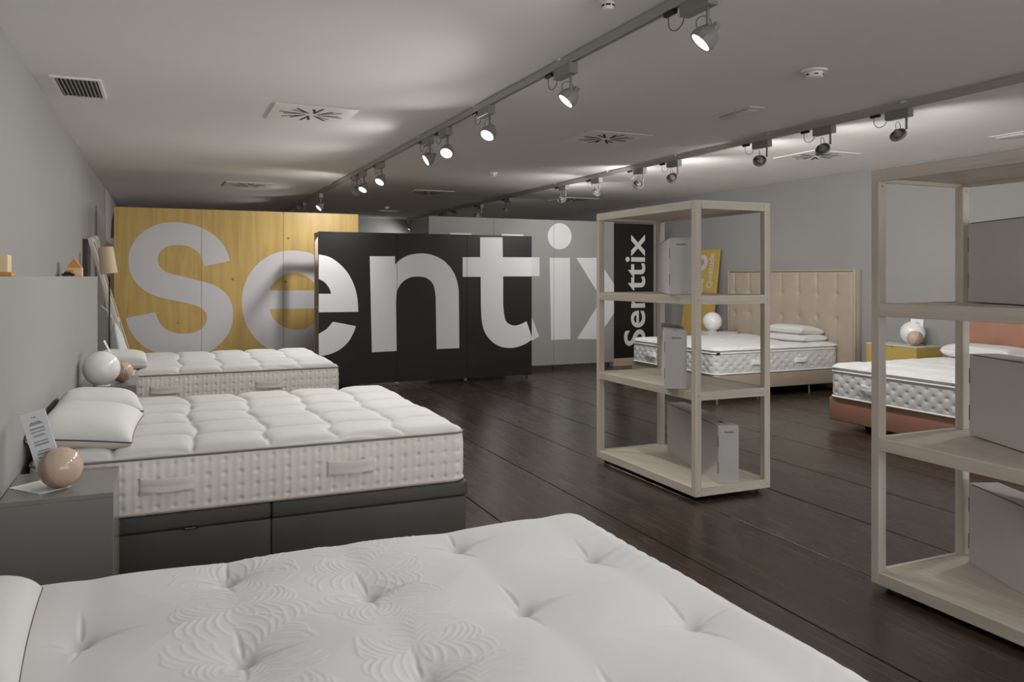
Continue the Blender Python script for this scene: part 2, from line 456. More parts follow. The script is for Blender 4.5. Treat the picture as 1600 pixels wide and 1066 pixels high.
LETTERS = {
 'yellow': [
  [[(0.85,1.712),(0.841,1.74),(0.832,1.768),(0.823,1.796),(0.813,1.824),(0.8,1.853),(0.787,1.881),(0.772,1.909),(0.756,1.936),(0.738,1.961),(0.719,1.984),(0.698,2.007),(0.677,2.028),(0.655,2.048),(0.633,2.066),(0.608,2.083),(0.581,2.1),(0.549,2.118),(0.513,2.137),(0.477,2.153),(0.442,2.168),(0.412,2.179),(0.383,2.188),(0.354,2.195),(0.322,2.201),(0.287,2.208),(0.249,2.214),(0.21,2.218),(0.17,2.219),(0.128,2.218),(0.086,2.215),(0.043,2.209),(0.002,2.2),(-0.037,2.189),(-0.075,2.175),(-0.111,2.158),(-0.147,2.138),(-0.182,2.114),(-0.217,2.087),(-0.249,2.057),(-0.278,2.027),(-0.303,1.997),(-0.324,1.965),(-0.343,1.933),(-0.359,1.9),(-0.373,1.864),(-0.383,1.828),(-0.391,1.791),(-0.396,1.756),(-0.4,1.723),(-0.4,1.692),(-0.398,1.661),(-0.395,1.63),(-0.389,1.599),(-0.381,1.567),(-0.372,1.536),(-0.359,1.505),(-0.344,1.475),(-0.327,1.444),(-0.308,1.415),(-0.286,1.388),(-0.263,1.363),(-0.237,1.339),(-0.209,1.317),(-0.18,1.297),(-0.149,1.279),(-0.117,1.262),(-0.083,1.247),(-0.048,1.233),(-0.011,1.22),(0.027,1.21),(0.065,1.2),(0.102,1.191),(0.137,1.183),(0.171,1.175),(0.204,1.168),(0.237,1.16),(0.272,1.151),(0.308,1.141),(0.343,1.131),(0.374,1.121),(0.399,1.113),(0.421,1.105),(0.441,1.098),(0.46,1.088),(0.477,1.079),(0.493,1.068),(0.507,1.056),(0.52,1.041),(0.532,1.023),(0.542,1.002),(0.55,0.979),(0.555,0.957),(0.555,0.934),(0.552,0.91),(0.546,0.886),(0.537,0.864),(0.526,0.844),(0.511,0.825),(0.495,0.807),(0.477,0.792),(0.458,0.778),(0.437,0.766),(0.415,0.756),(0.391,0.748),(0.363,0.742),(0.333,0.739),(0.302,0.737),(0.271,0.737),(0.241,0.738),(0.211,0.74),(0.181,0.744),(0.153,0.751),(0.126,0.76),(0.099,0.771),(0.074,0.784),(0.052,0.798),(0.032,0.814),(0.015,0.831),(-0.001,0.85),(-0.015,0.869),(-0.026,0.886),(-0.035,0.904),(-0.043,0.923),(-0.051,0.942),(-0.059,0.963),(-0.066,0.984),(-0.074,1.006),(-0.081,1.028),(-0.432,0.959),(-0.422,0.925),(-0.413,0.891),(-0.403,0.857),(-0.392,0.824),(-0.378,0.793),(-0.363,0.763),(-0.346,0.734),(-0.327,0.705),(-0.305,0.676),(-0.281,0.647),(-0.255,0.619),(-0.229,0.594),(-0.202,0.572),(-0.174,0.553),(-0.144,0.535),(-0.114,0.518),(-0.082,0.501),(-0.049,0.485),(-0.015,0.471),(0.019,0.458),(0.052,0.447),(0.086,0.437),(0.119,0.428),(0.153,0.422),(0.187,0.416),(0.221,0.412),(0.255,0.409),(0.288,0.409),(0.319,0.41),(0.349,0.412),(0.378,0.417),(0.408,0.422),(0.438,0.428),(0.468,0.436),(0.498,0.445),(0.529,0.456),(0.559,0.47),(0.589,0.486),(0.62,0.504),(0.651,0.526),(0.682,0.552),(0.715,0.582),(0.746,0.613),(0.774,0.643),(0.796,0.671),(0.815,0.698),(0.83,0.725),(0.844,0.754),(0.857,0.784),(0.866,0.817),(0.874,0.85),(0.88,0.884),(0.884,0.921),(0.887,0.959),(0.887,0.998),(0.885,1.035),(0.881,1.07),(0.874,1.104),(0.864,1.136),(0.853,1.167),(0.841,1.196),(0.826,1.222),(0.809,1.247),(0.791,1.271),(0.771,1.292),(0.749,1.312),(0.726,1.33),(0.703,1.346),(0.682,1.36),(0.66,1.372),(0.639,1.383),(0.616,1.393),(0.592,1.403),(0.567,1.411),(0.54,1.419),(0.511,1.427),(0.479,1.436),(0.444,1.445),(0.409,1.455),(0.374,1.465),(0.339,1.475),(0.305,1.485),(0.271,1.495),(0.237,1.505),(0.202,1.514),(0.166,1.522),(0.132,1.529),(0.102,1.538),(0.077,1.547),(0.055,1.556),(0.036,1.566),(0.019,1.578),(0.003,1.592),(-0.01,1.607),(-0.022,1.624),(-0.031,1.641),(-0.039,1.66),(-0.044,1.681),(-0.047,1.702),(-0.048,1.723),(-0.047,1.744),(-0.044,1.765),(-0.039,1.786),(-0.031,1.805),(-0.022,1.823),(-0.01,1.84),(0.003,1.855),(0.019,1.869),(0.037,1.881),(0.058,1.892),(0.08,1.9),(0.102,1.907),(0.124,1.912),(0.147,1.914),(0.17,1.915),(0.195,1.916),(0.222,1.915),(0.25,1.914),(0.279,1.911),(0.305,1.906),(0.329,1.899),(0.351,1.889),(0.371,1.878),(0.391,1.865),(0.41,1.851),(0.428,1.835),(0.445,1.819),(0.46,1.801),(0.471,1.784),(0.479,1.766),(0.487,1.748),(0.494,1.728),(0.501,1.706),(0.508,1.683),(0.514,1.659),(0.52,1.635)]],
  [[(2.068,1.76),(2.05,1.769),(2.032,1.777),(2.013,1.785),(1.993,1.794),(1.971,1.804),(1.949,1.815),(1.926,1.826),(1.901,1.835),(1.874,1.842),(1.845,1.848),(1.815,1.852),(1.784,1.856),(1.753,1.859),(1.721,1.862),(1.688,1.863),(1.653,1.863),(1.614,1.86),(1.573,1.856),(1.531,1.849),(1.49,1.839),(1.449,1.825),(1.408,1.809),(1.368,1.789),(1.329,1.767),(1.291,1.742),(1.254,1.713),(1.218,1.682),(1.186,1.65),(1.156,1.615),(1.129,1.578),(1.105,1.54),(1.083,1.501),(1.064,1.461),(1.047,1.419),(1.032,1.378),(1.02,1.336),(1.012,1.296),(1.005,1.255),(1.002,1.214),(1,1.172),(1.001,1.128),(1.003,1.082),(1.008,1.036),(1.016,0.991),(1.025,0.948),(1.037,0.906),(1.051,0.865),(1.067,0.825),(1.086,0.786),(1.107,0.747),(1.13,0.71),(1.154,0.674),(1.18,0.641),(1.207,0.61),(1.236,0.581),(1.265,0.555),(1.295,0.53),(1.327,0.508),(1.359,0.488),(1.393,0.47),(1.428,0.455),(1.464,0.441),(1.5,0.43),(1.538,0.42),(1.577,0.411),(1.617,0.404),(1.658,0.399),(1.702,0.396),(1.75,0.396),(1.801,0.397),(1.852,0.4),(1.901,0.405),(1.945,0.412),(1.986,0.422),(2.027,0.432),(2.068,0.441),(2.068,0.954),(2.049,0.933),(2.031,0.912),(2.012,0.891),(1.993,0.87),(1.974,0.85),(1.957,0.83),(1.938,0.812),(1.917,0.796),(1.894,0.782),(1.87,0.77),(1.844,0.76),(1.818,0.752),(1.79,0.747),(1.761,0.745),(1.731,0.745),(1.702,0.747),(1.673,0.751),(1.644,0.758),(1.615,0.767),(1.587,0.779),(1.56,0.793),(1.532,0.81),(1.506,0.828),(1.482,0.848),(1.459,0.87),(1.437,0.893),(1.418,0.917),(1.401,0.942),(1.388,0.967),(1.378,0.993),(1.37,1.02),(1.361,1.046),(2.068,1.045)],[(1.361,1.306),(1.372,1.328),(1.383,1.349),(1.395,1.371),(1.409,1.392),(1.427,1.414),(1.446,1.436),(1.468,1.457),(1.49,1.476),(1.513,1.493),(1.537,1.509),(1.562,1.523),(1.587,1.534),(1.613,1.542),(1.64,1.548),(1.667,1.551),(1.694,1.551),(1.721,1.55),(1.748,1.546),(1.775,1.54),(1.801,1.531),(1.827,1.52),(1.852,1.507),(1.877,1.492),(1.901,1.475),(1.923,1.456),(1.946,1.435),(1.966,1.412),(1.984,1.39),(1.999,1.368),(2.012,1.346),(2.023,1.323),(2.035,1.301)]],
 ],
 'black': [
  [[(1.875,1.788),(1.906,1.783),(1.938,1.777),(1.969,1.771),(1.999,1.761),(2.028,1.749),(2.055,1.735),(2.082,1.718),(2.109,1.699),(2.138,1.677),(2.167,1.651),(2.195,1.624),(2.22,1.596),(2.243,1.568),(2.264,1.539),(2.283,1.508),(2.3,1.477),(2.317,1.444),(2.331,1.41),(2.345,1.376),(2.357,1.341),(2.367,1.306),(2.375,1.27),(2.383,1.234),(2.389,1.196),(2.393,1.156),(2.396,1.113),(2.398,1.07),(2.4,1.027),(1.875,1.029),(1.875,1.273),(2.038,1.271),(2.035,1.285),(2.032,1.299),(2.028,1.312),(2.023,1.327),(2.015,1.343),(2.005,1.36),(1.994,1.376),(1.984,1.39),(1.975,1.402),(1.966,1.411),(1.956,1.42),(1.945,1.43),(1.929,1.44),(1.911,1.45),(1.893,1.459),(1.875,1.469)]],
  [[(2.062,0.902),(2.05,0.887),(2.038,0.873),(2.027,0.858),(2.015,0.845),(2.004,0.833),(1.994,0.821),(1.983,0.81),(1.968,0.799),(1.948,0.786),(1.924,0.773),(1.899,0.759),(1.875,0.746),(1.875,0.454),(1.91,0.458),(1.945,0.461),(1.981,0.466),(2.015,0.473),(2.048,0.483),(2.08,0.494),(2.111,0.508),(2.141,0.524),(2.171,0.543),(2.2,0.566),(2.228,0.59),(2.252,0.615),(2.274,0.641),(2.293,0.669),(2.309,0.697),(2.324,0.725),(2.338,0.753),(2.349,0.78),(2.359,0.808),(2.369,0.836)]],
  [[(2.555,1.77),(2.903,1.773),(2.903,1.662),(2.919,1.678),(2.936,1.694),(2.953,1.71),(2.973,1.726),(2.997,1.741),(3.024,1.757),(3.052,1.772),(3.08,1.784),(3.106,1.793),(3.131,1.8),(3.158,1.805),(3.188,1.809),(3.221,1.813),(3.258,1.816),(3.295,1.818),(3.332,1.816),(3.369,1.811),(3.406,1.804),(3.443,1.794),(3.479,1.783),(3.513,1.769),(3.546,1.753),(3.577,1.735),(3.608,1.714),(3.638,1.688),(3.668,1.66),(3.696,1.63),(3.72,1.599),(3.74,1.569),(3.758,1.539),(3.772,1.508),(3.785,1.475),(3.797,1.44),(3.806,1.403),(3.814,1.367),(3.819,1.333),(3.823,1.304),(3.824,1.278),(3.824,1.253),(3.825,1.227),(3.833,0.489),(3.497,0.489),(3.484,1.213),(3.479,1.249),(3.474,1.287),(3.468,1.322),(3.46,1.353),(3.451,1.378),(3.441,1.398),(3.429,1.416),(3.414,1.432),(3.397,1.448),(3.376,1.462),(3.354,1.475),(3.332,1.485),(3.311,1.491),(3.289,1.494),(3.266,1.496),(3.242,1.497),(3.215,1.497),(3.188,1.497),(3.16,1.494),(3.134,1.49),(3.11,1.483),(3.087,1.474),(3.065,1.463),(3.044,1.45),(3.025,1.436),(3.006,1.419),(2.989,1.401),(2.973,1.381),(2.96,1.361),(2.948,1.339),(2.937,1.314),(2.929,1.287),(2.924,1.256),(2.921,1.221),(2.919,1.185),(2.917,1.15),(2.926,0.483),(2.584,0.479)]],
  [[(4.148,2.057),(4.494,2.063),(4.499,1.777),(5.086,1.781),(5.086,1.5),(4.504,1.5),(4.504,1.088),(4.508,1.047),(4.513,1.005),(4.517,0.965),(4.524,0.93),(4.53,0.902),(4.537,0.878),(4.546,0.858),(4.56,0.839),(4.58,0.822),(4.605,0.807),(4.632,0.795),(4.659,0.787),(4.686,0.785),(4.715,0.787),(4.743,0.793),(4.771,0.8),(4.798,0.809),(4.824,0.821),(4.85,0.833),(4.876,0.845),(4.972,0.578),(4.941,0.56),(4.909,0.541),(4.878,0.524),(4.846,0.509),(4.815,0.497),(4.784,0.487),(4.752,0.479),(4.721,0.472),(4.691,0.467),(4.661,0.464),(4.63,0.462),(4.597,0.463),(4.562,0.467),(4.524,0.472),(4.487,0.481),(4.45,0.493),(4.415,0.509),(4.38,0.529),(4.347,0.551),(4.317,0.576),(4.289,0.604),(4.263,0.634),(4.24,0.667),(4.22,0.702),(4.204,0.74),(4.191,0.78),(4.181,0.824),(4.172,0.87),(4.167,0.922),(4.164,0.978),(4.162,1.036),(4.16,1.093),(4.156,1.494),(3.883,1.494),(3.883,1.771),(4.148,1.774)]],
 ],
 'grey': [
  [[(5.21,1.801),(5.497,1.804),(5.497,1.505),(5.21,1.505)]],
  [[(5.341,0.9),(5.492,0.542),(5.319,0.463)]],
  [[(5.677,1.798),(6.044,1.801),(6.053,0.482),(5.705,0.48)]],
  [[(6.073,2.151),(6.072,2.137),(6.071,2.123),(6.069,2.109),(6.065,2.096),(6.061,2.082),(6.056,2.069),(6.05,2.056),(6.044,2.044),(6.036,2.032),(6.028,2.021),(6.019,2.01),(6.009,1.999),(5.999,1.99),(5.988,1.981),(5.976,1.973),(5.964,1.965),(5.952,1.958),(5.939,1.953),(5.926,1.947),(5.912,1.943),(5.899,1.94),(5.885,1.937),(5.871,1.936),(5.857,1.935),(5.843,1.936),(5.829,1.937),(5.815,1.939),(5.801,1.942),(5.788,1.945),(5.775,1.95),(5.762,1.956),(5.75,1.962),(5.738,1.969),(5.727,1.977),(5.716,1.986),(5.706,1.995),(5.697,2.005),(5.688,2.015),(5.68,2.026),(5.672,2.038),(5.666,2.05),(5.66,2.062),(5.655,2.075),(5.651,2.088),(5.648,2.101),(5.646,2.115),(5.644,2.128),(5.644,2.142),(5.644,2.156),(5.646,2.169),(5.648,2.183),(5.651,2.196),(5.655,2.21),(5.66,2.223),(5.666,2.235),(5.672,2.247),(5.68,2.259),(5.688,2.271),(5.697,2.282),(5.706,2.292),(5.716,2.301),(5.727,2.31),(5.738,2.319),(5.75,2.326),(5.762,2.333),(5.775,2.339),(5.788,2.344),(5.801,2.349),(5.815,2.352),(5.829,2.355),(5.843,2.357),(5.857,2.357),(5.871,2.357),(5.885,2.356),(5.899,2.354),(5.912,2.352),(5.926,2.348),(5.939,2.344),(5.952,2.338),(5.964,2.332),(5.976,2.325),(5.988,2.317),(5.999,2.309),(6.009,2.299),(6.019,2.29),(6.028,2.279),(6.036,2.268),(6.044,2.256),(6.05,2.244),(6.056,2.232),(6.061,2.219),(6.065,2.206),(6.069,2.192),(6.071,2.178),(6.072,2.165)]],
  [[(6.159,1.802),(6.543,1.806),(6.985,1.227),(6.985,1.037),(6.543,0.466),(6.179,0.485),(6.634,1.127)]],
 ],
}

# ------------------------------------------------------------------ the room
XL, XR, YB, YF = -0.81, 8.22, 18.5, -3.0
struct(obj('wall_left', G().box(XL - .1, XL, YF, YB, 0, CEIL + .05), M['plaster']))
struct(obj('wall_right', G().box(XR, XR + .1, YF, YB, 0, CEIL + .05), M['plaster']))
struct(obj('wall_back', G().box(XL - .1, XR + .1, YB, YB + .1, 0, CEIL + .05), M['plaster']))
struct(obj('wall_front', G().box(XL - .1, XR + .1, YF - .1, YF, 0, CEIL + .05), M['plaster']))
struct(obj('ceiling', G().box(XL - .1, XR + .1, YF, YB, CEIL, CEIL + .1), M['ceiling']))
# low boxed-out wall behind the bed heads, its top at eye height
struct(obj('wall_ledge', G().box(XL, -0.60, YF, 9.1, 0, 1.5), M['plaster'], bevel=0.004))
struct(obj('baseboard_right', G().box(XR - .015, XR, YF, YB, 0, .09), M['plaster'], bevel=0.003))

floor = struct(obj('floor', G().box(XL - .1, XR + .1, YF, YB, -.06, -.012), M['gap']))
PW = 0.675
edges = [XL]
x = 2.57 - PW * 5
while x < XR:
    if x > XL + .05: edges.append(x)
    x += PW
edges.append(XR)
pl_cache = {}
for k in range(len(edges) - 1):
    a, b = edges[k], edges[k + 1]
    y = YF + [0, -4.3, -1.9, -6.0, -3.1][k % 5]
    while y < YB:
        y0, y1 = max(y, YF), min(y + 7.4, YB)
        if y1 - y0 > .05:
            g = G()
            key = (round(b - a, 3), round(y1 - y0, 3))
            if key not in pl_cache:
                w, l = b - a, y1 - y0
                # three narrow strips pressed into one wide board: shallow grooves between
                g.box(.005, w - .005, .002, l - .002, -.012, -.0001)
                o = obj('plank', g, M['floor'], floor, bevel=0.0012, seg=1)
                pl_cache[key] = o.data
            else:
                o = link('plank', pl_cache[key], None, floor)
            o.location = (a, y0, 0)
        y += 7.4

# ------------------------------------------------------------------ partitions with the big letters
def letter_mesh(loops, x0, x1, joints, zlo=0.0, zhi=9.9, flip=True):
    loops3 = [[Vector((a, b, 0)) for a, b in lo] for lo in loops]
    tris = tessellate_polygon(loops3)
    flat = [p for lo in loops3 for p in lo]
    bm = bmesh.new()
    vs = [bm.verts.new((p.x, 0, p.y)) for p in flat]
    for t in tris:
        try: bm.faces.new([vs[i] for i in t])
        except ValueError: pass
    def cut(co, no, outer=False, inner=False):
        bmesh.ops.bisect_plane(bm, geom=bm.verts[:] + bm.edges[:] + bm.faces[:], plane_co=co, plane_no=no, clear_outer=outer, clear_inner=inner)
    cut((x0, 0, 0), (1, 0, 0), inner=True)
    cut((x1, 0, 0), (1, 0, 0), outer=True)
    for j in joints:
        if x0 < j < x1:
            cut((j - .0025, 0, 0), (1, 0, 0)); cut((j + .0025, 0, 0), (1, 0, 0))
            dl = [f for f in bm.faces if abs(f.calc_center_median().x - j) < .0025]
            bmesh.ops.delete(bm, geom=dl, context='FACES')
    bmesh.ops.dissolve_limit(bm, angle_limit=0.001, verts=bm.verts, edges=bm.edges)
    r = bmesh.ops.extrude_face_region(bm, geom=bm.faces[:])
    bmesh.ops.translate(bm, vec=(0, -.0012, 0), verts=[e for e in r['geom'] if isinstance(e, bmesh.types.BMVert)])
    bmesh.ops.recalc_face_normals(bm, faces=bm.faces)
    me = bpy.data.meshes.new('letter'); bm.to_mesh(me); bm.free()
    return me

def caster(parent, x, y, r=.022, ztop=.06, mat='metal', wmat='caster'):
    g = G().box(x - .018, x + .018, y - .018, y + .018, ztop - .006, ztop)
    g.box(x - .013, x - .009, y - .012, y + .02, r * .8, ztop - .004)
    g.box(x + .009, x + .013, y - .012, y + .02, r * .8, ztop - .004)
    c = obj('caster', g, M[mat], parent)
    wm = Matrix.Translation((x, y + .008, r)) @ Matrix.Rotation(PI / 2, 4, 'Y')
    obj('wheel', G().lathe([(1e-6, -.008), (r * .85, -.008), (r, -.005), (r, .005), (r * .85, .008), (1e-6, .008)], 16, wm), M[wmat], c, auto=.6)
    return c

def partition(name, label, x0, x1, y, z0, z1, joints, panel_mat, letters, depth, casters, vin):
    t = thing(name, label, 'partition', (x0, y, 0))
    xs = [x0] + joints + [x1]
    for a, b in zip(xs[:-1], xs[1:]):
        o = obj('panel', G().box(a - x0 + (.0015 if a != x0 else 0), b - x0 - (.0015 if b != x1 else 0), 0, .018, z0, z1), M[panel_mat], t, bevel=.0015, seg=1)
    for l in letters:
        me = letter_mesh(l, x0, x1, joints)
        for v in me.vertices: v.co.x -= x0
        link('letter', me, M[vin], t)
    w = x1 - x0
    # timber frame carrying the panels, studs at both ends and at every joint
    for sx in [0] + [j - x0 - .0225 for j in joints] + [w - .045]:
        obj('stud', G().box(sx, sx + .045, .018, .063, z0, z1 - .002), M['stud_z'], t, bevel=.002, seg=1)
        if sx in (0, w - .045) and depth > .1:
            obj('stud', G().box(sx, sx + .045, depth - .045, depth, z0, z1 - .002), M['stud_z'], t, bevel=.002, seg=1)
            for zz in (z0, z0 + (z1 - z0) * .5, z1 - .05):
                obj('crosspiece', G().box(sx, sx + .045, .063, depth - .045, zz, zz + .045), M['stud_z'], t, bevel=.002, seg=1)
    for zz in (z0, z1 - .047):
        obj('rail', G().box(.045, w - .045, depth - .045, depth, zz, zz + .045), M['stud_z'], t, bevel=.002, seg=1)
    for cx in casters:
        caster(t, cx - x0, .045, ztop=z0)
    return t

partition('yellow_partition', 'tall yellow-stained plywood partition carrying a white curved capital and half a round letter', -.567, 2.606, 11.43, .06, 2.40, [.485, 1.55], 'yellow_ply', LETTERS['yellow'], .1, (-.4, .485, 1.55, 2.5), 'vinyl')
partition('black_partition', 'low wide black partition on casters with large white letters', 1.878, 4.962, 10.53, .06, 2.09, [2.93, 3.95], 'black_panel', LETTERS['black'], .34, (2.93, 3.94, 4.90), 'vinyl')
partition('grey_partition', 'tall pale grey partition behind the black one, with white dotted letter', 3.66, 6.87, 11.38, .08, 2.405, [4.71, 5.75], 'grey_panel', LETTERS['grey'], .1, (3.8, 4.71, 5.76, 6.78), 'vinyl')
# small top battens above the black panel
for i, (a, b, lb) in enumerate(((3.7, 4.02, 'thin pale batten lying on the black partition, left one'), (4.48, 4.83, 'thin pale batten lying on the black partition, right one'))):
    tag(obj('batten', G().box(a, b, 10.54, 10.60, 2.0885, 2.112), M['white_lacquer'], bevel=.002, seg=1), lb, 'batten', 'battens on the black partition')

# black banner with a vertical word
t = thing('banner_board', 'narrow black upright board with white word reading upward', 'sign', (6.89, 11.42, 0))
obj('panel', G().box(0, .79, 0, .02, .13, 2.385), M['black_panel'], t, bevel=.002, seg=1)
obj('base', G().box(-.02, .83, -.01, .09, 0, .13), M['stud_z'], t, bevel=.003, seg=1)
obj('edge_strip', G().box(.79, .84, .0, .03, .13, 2.40), M['grey_panel'], t, bevel=.002, seg=1)
text('lettering', 'Senttix', M['vinyl_b'], t, (.41, -.001, 1.27), (R(90), R(-90), 0), .5, offset=.006, ext=.001, fitw=1.88, fith=.42)

# ------------------------------------------------------------------ shelving units
SW, SD, SH = .635, 1.31, 2.01
def make_shelf():
    t = thing('shelving_unit', 'tall pale ash shelving unit with two uprights in front of black wall', 'shelf', (3.24, 4.33, 0))
    p, q = .05, .045   # post size in x and y
    for px in (0, SW - p):
        for py in (0, SD - q):
            po = obj('post', G().box(px, px + p, py, py + q, .03, SH - (.055 if py > 0 else 0)), M['ash_z'], t, bevel=.0025, seg=1)
            for zz in (.06, .70, 1.34, 1.93):
                m_ = Matrix.Translation((px + p / 2, py + .001, zz)) @ Matrix.Rotation(PI / 2, 4, 'X')
                obj('screw', G().lathe([(1e-6, .0), (.0035, 0), (.0035, .0016), (1e-6, .0018)], 8, m_), M['umber'], po)
    for z0, z1 in ((.03, .089), (.67, .728), (1.31, 1.372), (1.952, 2.01)):
        y1 = SD - q if z1 < 2 else SD
        for px in (0.0, SW - .02):
            obj('rail', G().box(px, px + .02, q, y1, z0, z1), M['ash_y'], t, bevel=.002, seg=1)
        for py in (0.0, SD - .02):
            if z1 > 2 and py > 0:
                obj('rail', G().box(.02, SW - .02, py, py + .02, z0, z1), M['ash_x'], t, bevel=.002, seg=1)
            else:
                obj('rail', G().box(p, SW - p, py, py + .02, z0, z1), M['ash_x'], t, bevel=.002, seg=1)
        zt = z1 - .004 if z1 < 2 else z1 - .022
        # board notched around the posts
        e = .0205
        poly = [(p, e), (SW - p, e), (SW - p, q), (SW - e, q), (SW - e, SD - q), (SW - p, SD - q), (SW - p, SD - e), (p, SD - e), (p, SD - q), (e, SD - q), (e, q), (p, q)]
        obj('shelf_board', G().prism(poly, zt - .018, zt), M['ash_y'], t)
    for cx in (.06, SW - .06):
        for cy in (.06, SD - .06):
            caster(t, cx, cy, r=.013, ztop=.03, mat='caster')
    return t
sh = make_shelf()
sh['label'] = 'pale ash shelving unit on casters standing mid-floor, seen whole'
dup(sh, (3.125, 2.80 - SD, 0), 0, 'nearer pale ash shelving unit cut off by the right edge')

# packaging cartons: narrow tall boxes stored edge-on
def make_carton(w=.15, l=1.02, h=.395):
    t = thing('carton', 'x', 'box', (0, 0, 0), 0, 'pale grey mattress cartons on the shelves')
    obj('carton_body', G().box(0, w, 0, l, 0, h), M['carton'], t, bevel=.003, seg=2)
    obj('lid_slot', G().box(-.0006, .004, .03, l - .03, h - .006, h - .0015), M['ink_dark'], t)
    for z in (.07, .25):
        obj('tuck_slot', G().box(-.0008, .003, -.0008, .006, z, z + .075), M['ink_dark'], t)
        obj('tuck_slot', G().box(-.0008, .003, l - .006, l + .0008, z, z + .075), M['ink_dark'], t)
    obj('handle_slot', G().box(w / 2 - .012, w / 2 + .012, .10, .16, h - .002, h + .0008), M['ink_dark'], t)
    text('print', 'Senttix', M['ink_dark'], t, (w / 2 + .005, -.0006, h - .045), (R(90), 0, 0), .03, ext=.0003, fitw=.068, fith=.0135, offset=.0008)
    text('print', 'Senttix', M['ink_dark'], t, (w / 2 + .005, l + .0006, h - .045), (R(90), 0, PI), .03, ext=.0003, fitw=.068, fith=.0135, offset=.0008)
    return t
ct = make_carton()
spots = [
    ((3.47, 4.385, .0855), -15.3, 'pale grey carton standing on the bottom shelf of the farther unit'),
    ((3.155, 4.56, .7285), -33, 'pale grey carton on the middle shelf of the farther unit, overhanging'),
    ((3.205, 4.575, 1.3725), -30.5, 'pale grey carton on the top shelf level of the farther unit'),
    (None, -24.7, 'grey carton on the upper shelf of the nearer unit, at the right edge'),
    (None, -21.5, 'grey carton on the middle shelf of the nearer unit, at the right edge'),
    (None, -22.3, 'grey carton on the bottom shelf of the nearer unit, at the right edge')]
far_pt = {3: (3.70, 2.72, 1.3725), 4: (3.60, 2.64, .7285), 5: (3.65, 2.68, .0855)}
for i, (loc, a, lb) in enumerate(spots):
    if loc is None:
        fx, fy, fz = far_pt[i]
        loc = (fx - 1.02 * math.sin(R(-a)), fy - 1.02 * math.cos(R(-a)), fz)
    if i == 0:
        ct.location = loc; ct.rotation_euler = (0, 0, R(a)); ct['label'] = lb
    else:
        dup(ct, loc, R(a), lb)

# ------------------------------------------------------------------ mattresses
def rr_map(L, W, Rc, us, vs):
    """square grid mapped to a rectangle with round corners, plus distance to the edge"""
    U, V = np.meshgrid(us, vs, indexing='ij')
    X, Y = U.copy(), V.copy()
    D = np.minimum(np.minimum(U, L - U), np.minimum(V, W - V))
    for cx, sx in ((Rc, -1), (L - Rc, 1)):
        for cy, sy in ((Rc, -1), (W - Rc, 1)):
            a = (U - cx) * sx / Rc; b = (V - cy) * sy / Rc
            m = (a > 0) & (b > 0)
            x = a * np.sqrt(np.clip(1 - b * b / 2, 0, 1)); y = b * np.sqrt(np.clip(1 - a * a / 2, 0, 1))
            X[m] = (cx + sx * x * Rc)[m]; Y[m] = (cy + sy * y * Rc)[m]
            D[m] = (Rc * (1 - np.sqrt(x * x + y * y)))[m]
    return X, Y, np.maximum(D, 0)

def axis_samples(L, res, edge=.05, k=7):
    e = edge * (1 - np.cos(np.linspace(0, PI / 2, k, endpoint=False)))
    mid = np.linspace(edge, L - edge, int((L - 2 * edge) / res) + 1)
    return np.concatenate([e, mid, (L - e)[::-1]])

def perimeter(L, W, Rc, res):
    pts = []; nrm = []; s = []
    segs = [((Rc, 0), (L - Rc, 0), (0, -1)), ((L, Rc), (L, W - Rc), (1, 0)), ((L - Rc, W), (Rc, W), (0, 1)), ((0, W - Rc), (0, Rc), (-1, 0))]
    arcs = [((L - Rc, Rc), -90), ((L - Rc, W - Rc), 0), ((Rc, W - Rc), 90), ((Rc, Rc), 180)]
    acc = 0
    for (a, b, n), (c, a0) in zip(segs, arcs):
        ln = math.hypot(b[0] - a[0], b[1] - a[1]); k = max(2, int(ln / res))
        for i in range(k):
            f = i / k
            pts.append((a[0] + (b[0] - a[0]) * f, a[1] + (b[1] - a[1]) * f)); nrm.append(n); s.append(acc + ln * f)
        acc += ln
        al = Rc * PI / 2; k = max(6, int(al / res))
        for i in range(k):
            f = i / k; an = R(a0 + 90 * f)
            pts.append((c[0] + Rc * math.cos(an), c[1] + Rc * math.sin(an))); nrm.append((math.cos(an), math.sin(an))); s.append(acc + al * f)
        acc += al
    return np.array(pts), np.array(nrm), np.array(s), acc

